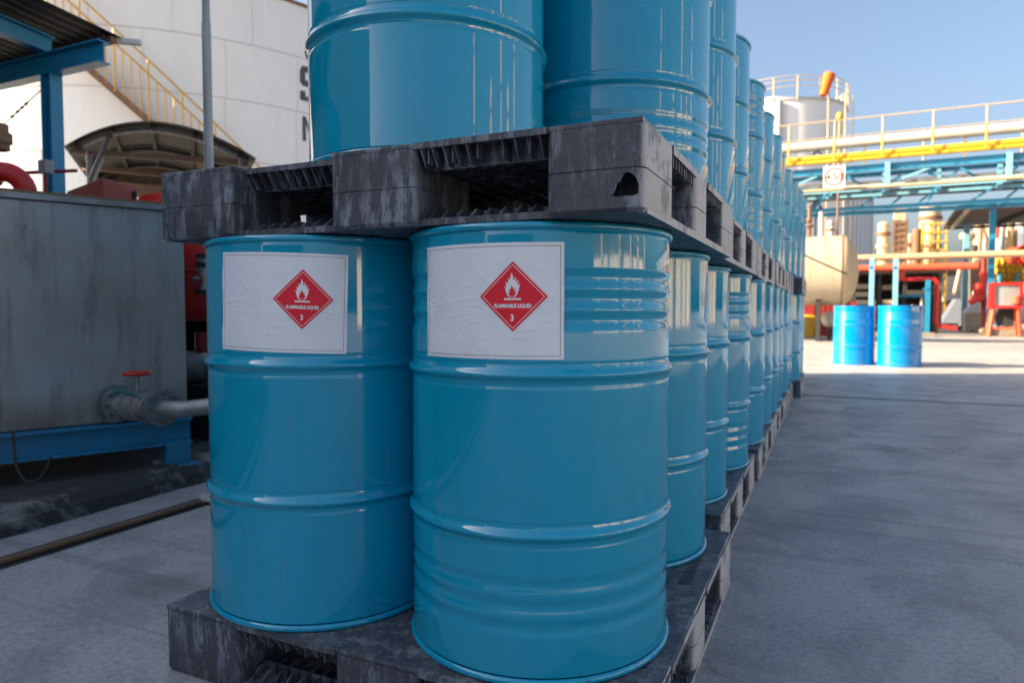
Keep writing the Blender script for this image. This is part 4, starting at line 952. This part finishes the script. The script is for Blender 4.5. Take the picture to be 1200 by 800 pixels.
for (px, y0) in ((1021, 303), (1049, 303), (1087, 328)):
    q = on(px, 350, PY-.9 if px < 1080 else PY-.6); tt = thing('pipe_post', (q.x, q.y, 0), {1021: 'pale blue post behind the left bright blue drum', 1049: 'pale blue post behind the right bright blue drum', 1087: 'blue post beside the downward red branch pipe'}[px], 'post')
    zt = on(px, y0, q.y).z
    MB().beam((q.x, q.y, .12), (q.x, q.y, zt), .15, .15).build('shaft', 'pale_blue_steel' if px < 1080 else 'blue_steel', tt); MB().beam((q.x, q.y, 0), (q.x, q.y, .12), .4, .4).build('footing', 'stone', tt)
    MB().beam((q.x-.05, q.y-.1, zt-.3), (q.x-.05, PY+.2, zt-.3), .08, .08).build('bracket', 'blue_steel', tt)
# dark shed with slatted shelves behind
DY = 31
a, b_ = on(1000, 384, DY), on(1103, 384, DY); zt = on(1050, 321, DY).z
t = thing('dark_shed', ((a.x+b_.x)/2, DY+1.5, 0), 'dark open shed with pale shelves behind the two bright blue drums', 'shed')
MB().box(a.x-1.5, b_.x, DY+1.6, DY+1.8, 0, zt).build('back_wall', 'dark', t); MB().box(a.x-1.6, b_.x+.1, DY-.1, DY+2, zt+.001, zt+.12).build('roof', 'brown_sheet', t)
MB().box(b_.x-.12, b_.x, DY, DY+1.59, 0, zt).build('side_wall', 'brown_sheet', t)
for (x0p, x1p, yy) in ((1000, 1024, 336), (1000, 1024, 345), (1000, 1026, 354), (1034, 1050, 354), (1034, 1048, 337), (1062, 1088, 343), (1056, 1080, 366)):
    q, r_ = on(x0p, yy, DY+.9), on(x1p, yy, DY+.9); MB().box(q.x, r_.x, DY+.5, DY+1.2, q.z-.1, q.z+.09).build('shelf', 'beige_wall', t)
for px in (1030, 1060, 1095): q = on(px, 350, DY+.1); MB().beam((q.x, q.y, 0), (q.x, q.y, zt), .14, .14).build('post', 'dark', t)
q, r_ = on(1052, 347, DY-.2), on(1090, 350, DY-.2); MB().tube([(q.x, q.y, q.z), (r_.x, r_.y, q.z)], .06, 8).build('rail', 'blue_steel', t)
for i in range(9): q = on(1058+i*3.6, 380, DY+.6); MB().tube([(q.x, q.y, 0), (q.x, q.y, random.uniform(.5, 1.6))], random.uniform(.05, .14), 8).build('stored_pipe', random.choice(['wood', 'grey_metal', 'beige_wall', 'rusty']), t)

# distant process towers
def tower(px, wpx, ytop, D, mat, label, name='process_tower', bands=True, cat='tower', sq=False):
    q = deep(px, 363.5, D); R_ = wpx/800*D/2*.84; zt = deep(px, ytop, D).z
    t = thing(name, (q.x, q.y, 0), label, cat); M_ = Matrix.Translation((q.x, q.y, 0))
    if sq: MB().box(q.x-R_, q.x+R_, q.y-R_, q.y+R_, 0, zt).build('shell', mat, t, .05)
    else:
        MB().lathe([(R_, 0), (R_, zt), (R_*.6, zt+R_*.35), (.05, zt+R_*.45)], 40, M_, caps=False).build('shell', mat, t)
    if bands and not sq:
        for i in range(6): z = zt*(.3+.12*i); MB().lathe([(R_, z-.12), (R_+.1, z-.1), (R_+.1, z+.1), (R_, z+.12)], 40, M_, caps=False).build('band', 'rust_frame' if i % 2 else 'cream', t)
    return t, q, R_, zt
tower(1033, 14, 263, 43, 'cream', 'short cream cylindrical tower left of the rusty frame tower')
tw, q, R_, zt = tower(1052, 15, 246, 42, 'cream', 'rust-stained frame tower with a cream cap above the pipes', sq=True, name='frame_tower')
# open frame look: dark openings, diagonals
for i in range(7):
    z0 = deep(1052, 262+i*7, 42).z; m = MB(); m.beam((q.x-R_-.05, q.y-R_-.06, z0), (q.x+R_+.05, q.y-R_-.06, z0), .12, .18); m.build('frame_beam', 'rusty', tw)
    m = MB(); m.beam((q.x-R_, q.y-R_-.05, z0), (q.x+R_, q.y-R_-.05, z0-.5), .08, .12); m.build('frame_brace', 'rust_frame', tw)
m = MB(); z0, z1 = deep(1052, 305, 42).z, deep(1052, 259, 42).z; m.box(q.x-R_+.15, q.x+.05, q.y-R_-.03, q.y-R_-.01, z0, z1); m.build('dark_opening', 'brown_sheet', tw)
for sx_ in (-1, 1): m = MB(); m.beam((q.x+sx_*R_, q.y-R_-.05, 0), (q.x+sx_*R_, q.y-R_-.05, z1), .16, .16); m.build('corner_post', 'rusty', tw)
tower(1063, 13, 277, 44.5, 'beige_wall', 'low beige tower right of the rusty frame tower')
tower(1087, 26, 243, 46, 'cream', 'wide cream tower with a yellow frame in front of it')
q = deep(1093, 363.5, 43); t = thing('stair_tower', (q.x, q.y, 0), 'yellow steel stair frame in front of the wide cream tower', 'frame')
za = deep(1093, 261, 43).z
for i in range(4):
    x_ = q.x-.65+i*.43; MB().tube([(x_, q.y, 0), (x_, q.y, za)], .07, 8).build('upright', 'yellow', t)
for i in range(7): z = za-.1-i*.55; MB().beam((q.x-.70, q.y-.1, z), (q.x+.70, q.y-.1, z), .06, .07).build('crossbar', 'yellow', t)
MB().tube([(q.x-.9, q.y+.6, 0), (q.x-.9, q.y+.6, za*.95)], .28, 12).build('pipe', 'rusty', t)
# machine cluster at the right
t = thing('process_plant', deep(1170, 363, 42), 'cluster of cream vessels and orange equipment under the shelter roof at the right', 'plant equipment')
def vessel(px, ytop, ybot, wpx, D, mat, nm='vessel', n=20):
    q = deep(px, ytop, D); r_ = deep(px, ybot, D); R_ = wpx/800*D/2*.84; MB().lathe([(R_*.6, r_.z), (R_, r_.z+R_*.3), (R_, q.z-R_*.3), (R_*.6, q.z), (.02, q.z+R_*.1)], n, Matrix.Translation((q.x, q.y, 0)), caps=False).build(nm, mat, t)
for a in ((1147, 262, 340, 12, 44, 'cream'), (1160, 255, 345, 14, 43, 'cream'), (1172, 260, 345, 8, 42, 'beige_wall'), (1183, 258, 345, 14, 44, 'cream'), (1196, 256, 345, 12, 43, 'white_tank'), (1167, 262, 279, 13, 40, 'orange_red'), (1154, 280, 300, 5, 41, 'beige_wall'), (1120, 300, 372, 30, 52, 'haze_wall'), (1190, 268, 300, 5, 40, 'rusty'), (1142, 287, 295, 8, 40, 'dark'), (1134, 272, 282, 20, 43, 'cream')): vessel(*a)
for (xa, ya, xb, yb, r_, mm) in ((1150, 258, 1158, 284, .07, 'rusty'), (1176, 262, 1172, 290, .16, 'grey_metal'), (1182, 270, 1186, 300, .08, 'yellow_dark'), (1135, 300, 1135, 360, .1, 'beige_wall'), (1125, 315, 1118, 345, .1, 'cream'), (1100, 335, 1106, 352, .12, 'cream'), (1128, 320, 1128, 350, .08, 'sheet_grey')):
    MB().tube([deep(xa, ya, 39), deep(xb, yb, 39)], r_, 10).build('riser', mm, t)
for i in range(24):
    m = MB(); q = deep(1104+random.uniform(0, 96), random.uniform(318, 372), 47+random.uniform(-3, 3)); h_ = random.uniform(.3, .9); m.box(q.x-h_, q.x+h_, q.y, q.y+.6, max(0, q.z-h_), q.z+h_); m.build('equipment_box', random.choice(['beige_wall', 'cream', 'sheet_grey', 'brown_sheet', 'haze_wall']), t)
# red valve with handwheel, red header, yellow valve rack
t = thing('red_hydrant_valve', deep(1143, 345, 26), 'bright red valve with a wide flange left of the blue bridge leg', 'valve')
MB().pipe([deep(1153, 318, 26), deep(1153, 340, 26), deep(1146, 352, 26)], .14, 14, .2).build('elbow', 'red', t); MB().lathe([(.14, 0), (.34, .02), (.34, .1), (.12, .14)], 20, disc(deep(1146, 349, 25.9), Vector((-.6, -.2, .5)), 0, 0)).build('flange', 'red', t); MB().tube([deep(1148, 332, 25.9), deep(1148, 345, 25.9)], .2, 14).build('valve_body', 'red', t)
MB().tube([deep(1153, 300, 26), deep(1153, 392, 26)], .09, 10).build('riser', 'red_dull', t)
t = thing('red_header', deep(1194, 300, 25), 'thick red pipe header entering at the right picture edge', 'pipe')
a, b_ = deep(1187, 300, 25.5), deep(1240, 297, 23.5); MB().tube([a, b_], .32, 20).build('header', 'orange_red', t); MB().lathe([(.32, 0), (.40, .01), (.40, .1), (.32, .11)], 20, disc(a.lerp(b_, .3), b_-a, 0, 0)).build('flange', 'red', t); MB().tube([a.lerp(b_, .5), Vector((a.lerp(b_, .5).x, a.lerp(b_, .5).y, 0))], .12, 10).build('support', 'red_dull', t)
t = thing('yellow_valve_rack', deep(1182, 320, 26), 'rack of yellow gas valves and pipes above the red cabinet', 'valves')
for k_ in range(4):
    y = 308+k_*7; D = 26+k_*.3; MB().tube([deep(1166, y+2, D), deep(1215, y-2, D)], .09, 10).build('pipe', 'yellow', t)
    for px in (1170, 1181, 1191): q = deep(px+k_, y, D-.1); MB().lathe([(.1, -.14), (.19, -.12), (.19, -.06), (.12, 0), (.19, .06), (.19, .12), (.1, .14)], 12, disc(q, Vector((1, .2, 0)), 0, 0)).build('valve', 'yellow', t)
for px in (1172, 1192): q = deep(px, 320, 26.2); MB().tube([(q.x, q.y, 0), (q.x, q.y, q.z)], .07, 8).build('support', 'blue_steel', t)
# red hose cabinet on legs
CD = 22.6; t = thing('hose_cabinet', deep(1180, 395, CD), 'red steel cabinet with a glazed front standing on orange-red legs at the right', 'fire cabinet')
a, b_ = deep(1163, 331, CD), deep(1197, 361, CD); X0, X1, Z0, Z1, Yc = a.x, b_.x, b_.z, a.z, (a.y+b_.y)/2
fr = .085
m = MB(); m.box(X0, X1, Yc, Yc+.5, Z0, Z0+fr); m.box(X0, X1, Yc, Yc+.5, Z1-fr, Z1); m.box(X0, X0+fr*1.3, Yc, Yc+.5, Z0+fr, Z1-fr); m.box(X1-fr*1.1, X1, Yc, Yc+.5, Z0+fr, Z1-fr); m.box(X0+fr, X1-fr, Yc+.45, Yc+.499, Z0+fr, Z1-fr); m.build('case', 'red', t)
m = MB(); m.box(X0+fr*1.3, X1-fr*1.1, Yc+.06, Yc+.07, Z0+fr, Z1-fr); m.build('glass_front', 'grey_metal', t)
MB().tube([(X0+.7, Yc+.03, Z0+.15), (X0+.7, Yc+.03, Z0+.4)], .12, 12).build('nozzle', 'orange_red', t)
for (x_, s_) in ((X0+.1, -.12), (X1-.1, .05)):
    MB().beam((x_, Yc+.1, Z0), (x_+s_, Yc, 0), .08, .08).build('leg', 'orange_red', t); MB().beam((x_, Yc+.45, Z0), (x_+s_, Yc+.5, 0), .07, .07).build('leg', 'orange_red', t)
MB().beam((X0, Yc+.05, .28), (X1, Yc+.05, .28), .07, .07).build('crossbar', 'orange_red', t)
q = deep(1180, 375, CD+.6); t = thing('hose_reel', (q.x, q.y, 0), 'dark coiled hose reel under the red cabinet', 'hose reel')
MB().lathe([(.12, -.1), (.34, -.1), (.34, .1), (.12, .1)], 24, disc(q+Vector((0, 0, .1)), Vector((0, 1, 0)), 0, 0)).build('coil', 'dark', t); MB().box(q.x-.35, q.x+.35, q.y-.1, q.y+.2, 0, q.z-.25).build('base', 'stone', t, .02)
# sloping grey sheet (parked machine cover) and white heap cover
a, b_ = deep(1103, 384, 33), deep(1150, 384, 33)
t = thing('sheet_cover', (a.x, a.y, 0), 'sloping grey-blue metal cover behind the pale blue shelter post', 'cover')
m = MB(); zt = deep(1130, 350, 33).z; m.prism([(a.x, a.y, 0.25), (a.x+.7, a.y+.6, zt), (b_.x, a.y+.6, zt), (b_.x, a.y, .25)], (0, 1.4, 0)); m.build('cover', 'cover_grey', t); MB().box(a.x+.1, b_.x-.05, a.y+.1, a.y+1.9, 0, .249).build('skirt', 'dark', t)
q = deep(1146, 363, 27.5); t = thing('white_hood', (q.x, q.y, 0), 'white cone-shaped hood on a low brick stand', 'hood'); zb = deep(1146, 367, 27.5).z
MB().lathe([(.55, zb), (.30, zb+.35), (.12, zb+.55), (.02, zb+.58)], 20, Matrix.Translation((q.x, q.y, 0))).build('hood', 'white_tank', t); MB().box(q.x-.45, q.x+.45, q.y-.4, q.y+.4, 0, zb-.002).build('stand', 'beige_wall', t, .03)
# rubble stones along the base
spots = [(1120, 386), (1127, 383), (1133, 388), (1139, 385), (1143, 390), (1149, 388), (1154, 391), (1136, 380), (1129, 376), (1147, 382)]
for i, (px, py) in enumerate(spots):
    D = .874*800/max(14, (py-363.5)); D = min(D, 32); q = deep(px, py, D); bm = bmesh.new(); bmesh.ops.create_icosphere(bm, subdivisions=2, radius=random.uniform(.14, .24))
    for v in bm.verts: v.co *= random.uniform(.85, 1.15); v.co.z *= .75
    me = bpy.data.meshes.new('stone'); bm.to_mesh(me); bm.free(); me.materials.append(MATS['stone']); o = bpy.data.objects.new('stone', me); C.objects.link(o); o.location = (q.x, q.y, .12)
    tag(o, 'brown stone in the heap at the foot of the slim blue posts', 'stone', 'stones at the foot of the shelter posts')
# small traffic triangle sign on far side
q = on(956, 241, 33); t = thing('warning_triangle', (q.x, q.y, 0), 'small red triangle sign seen under the left end of the bridge', 'sign')
MB().prism([(q.x-.33, q.y, q.z-.2), (q.x+.33, q.y, q.z-.2), (q.x, q.y, q.z+.3)], (0, .03, 0)).build('plate', 'red', t); MB().tube([(q.x, q.y+.05, 0), (q.x, q.y+.05, q.z)], .04, 8).build('pole', 'grey_metal', t)
# far boundary buildings to close the horizon
far = [(-60, -20, 95, 7, 'haze_wall', 'long pale far building behind the big white tank'), (-18, 12, 90, 5.5, 'haze_wall', 'long pale low building on the far side of the yard'), (14, 60, 78, 8, 'haze_wall', 'long pale building far off at the right')]
for (x0, x1, y, h, mm, lab) in far:
    t = thing('far_building', ((x0+x1)/2, y, 0), lab, 'building'); MB().box(x0, x1, y, y+10, 0, h).build('wall', mm, t); MB().box(x0-.3, x1+.3, y-.3, y+10.3, h+.001, h+.35).build('roof', 'brown_sheet', t)
    nwin = int((x1-x0)/4)
    for i in range(nwin): x = x0+2+i*4; MB().box(x-.8, x+.8, y-.06, y-.01, 1.5, 3.0).build('window', 'window_dark', t)
# unseen shed, columns and rear building, added to be mirrored in the drums
t = thing('loading_shed', (40, 2, 0), 'long pale low shed across the yard to the right', 'building')
MB().box(37, 46, -14, 24, 0, 4.4).build('wall', 'pale_wall', t); MB().box(36.3, 46.5, -14.4, 24.4, 4.401, 4.8).build('roof', 'brown_sheet', t)
for i, (x, y, r_, h) in enumerate(((31, -7, .55, 15), (33, 3, .8, 12), (29, 9, .45, 17), (34, 16, .9, 13), (30, 20, .5, 16))):  # columns added out of view to streak the drum reflections
    t = thing('distillation_tower', (x, y, 0), ['slim pale column nearest the workshop', 'stout pale column in front of the shed middle', 'tallest thin pale column of the right-hand yard', 'widest pale column near the shed end', 'thin pale column nearest the pipe bridge'][i], 'tower')
    M_ = Matrix.Translation((x, y, 0)); MB().lathe([(r_, 0), (r_, h), (r_*.6, h+r_*.5), (.03, h+r_*.7)], 32, M_, caps=False).build('shell', 'cream', t)
    for z in (h*.35, h*.65, h*.9): MB().lathe([(r_+.01, z), (r_+.3, z), (r_+.3, z+.08), (r_+.01, z+.08)], 32, M_, caps=False).build('platform', 'brown_sheet', t)
t = thing('workshop', (-1, -27, 0), 'low grey workshop building with doors far behind the photographer', 'building')  # rear building added out of view for the drums to reflect
MB().box(-12, 8, -38, -27, 0, 4.2).build('wall', 'workshop_wall', t); MB().box(-12.05, 8.4, -38.4, -26.6, 4.201, 4.5).build('roof', 'brown_sheet', t)
for i in range(5): MB().box(-10.5+i*3.6, -8.4+i*3.6, -27.0+.002, -26.9, 0, 3.0).build('door', ['dark', 'blue_steel', 'window_dark'][i % 3], t)
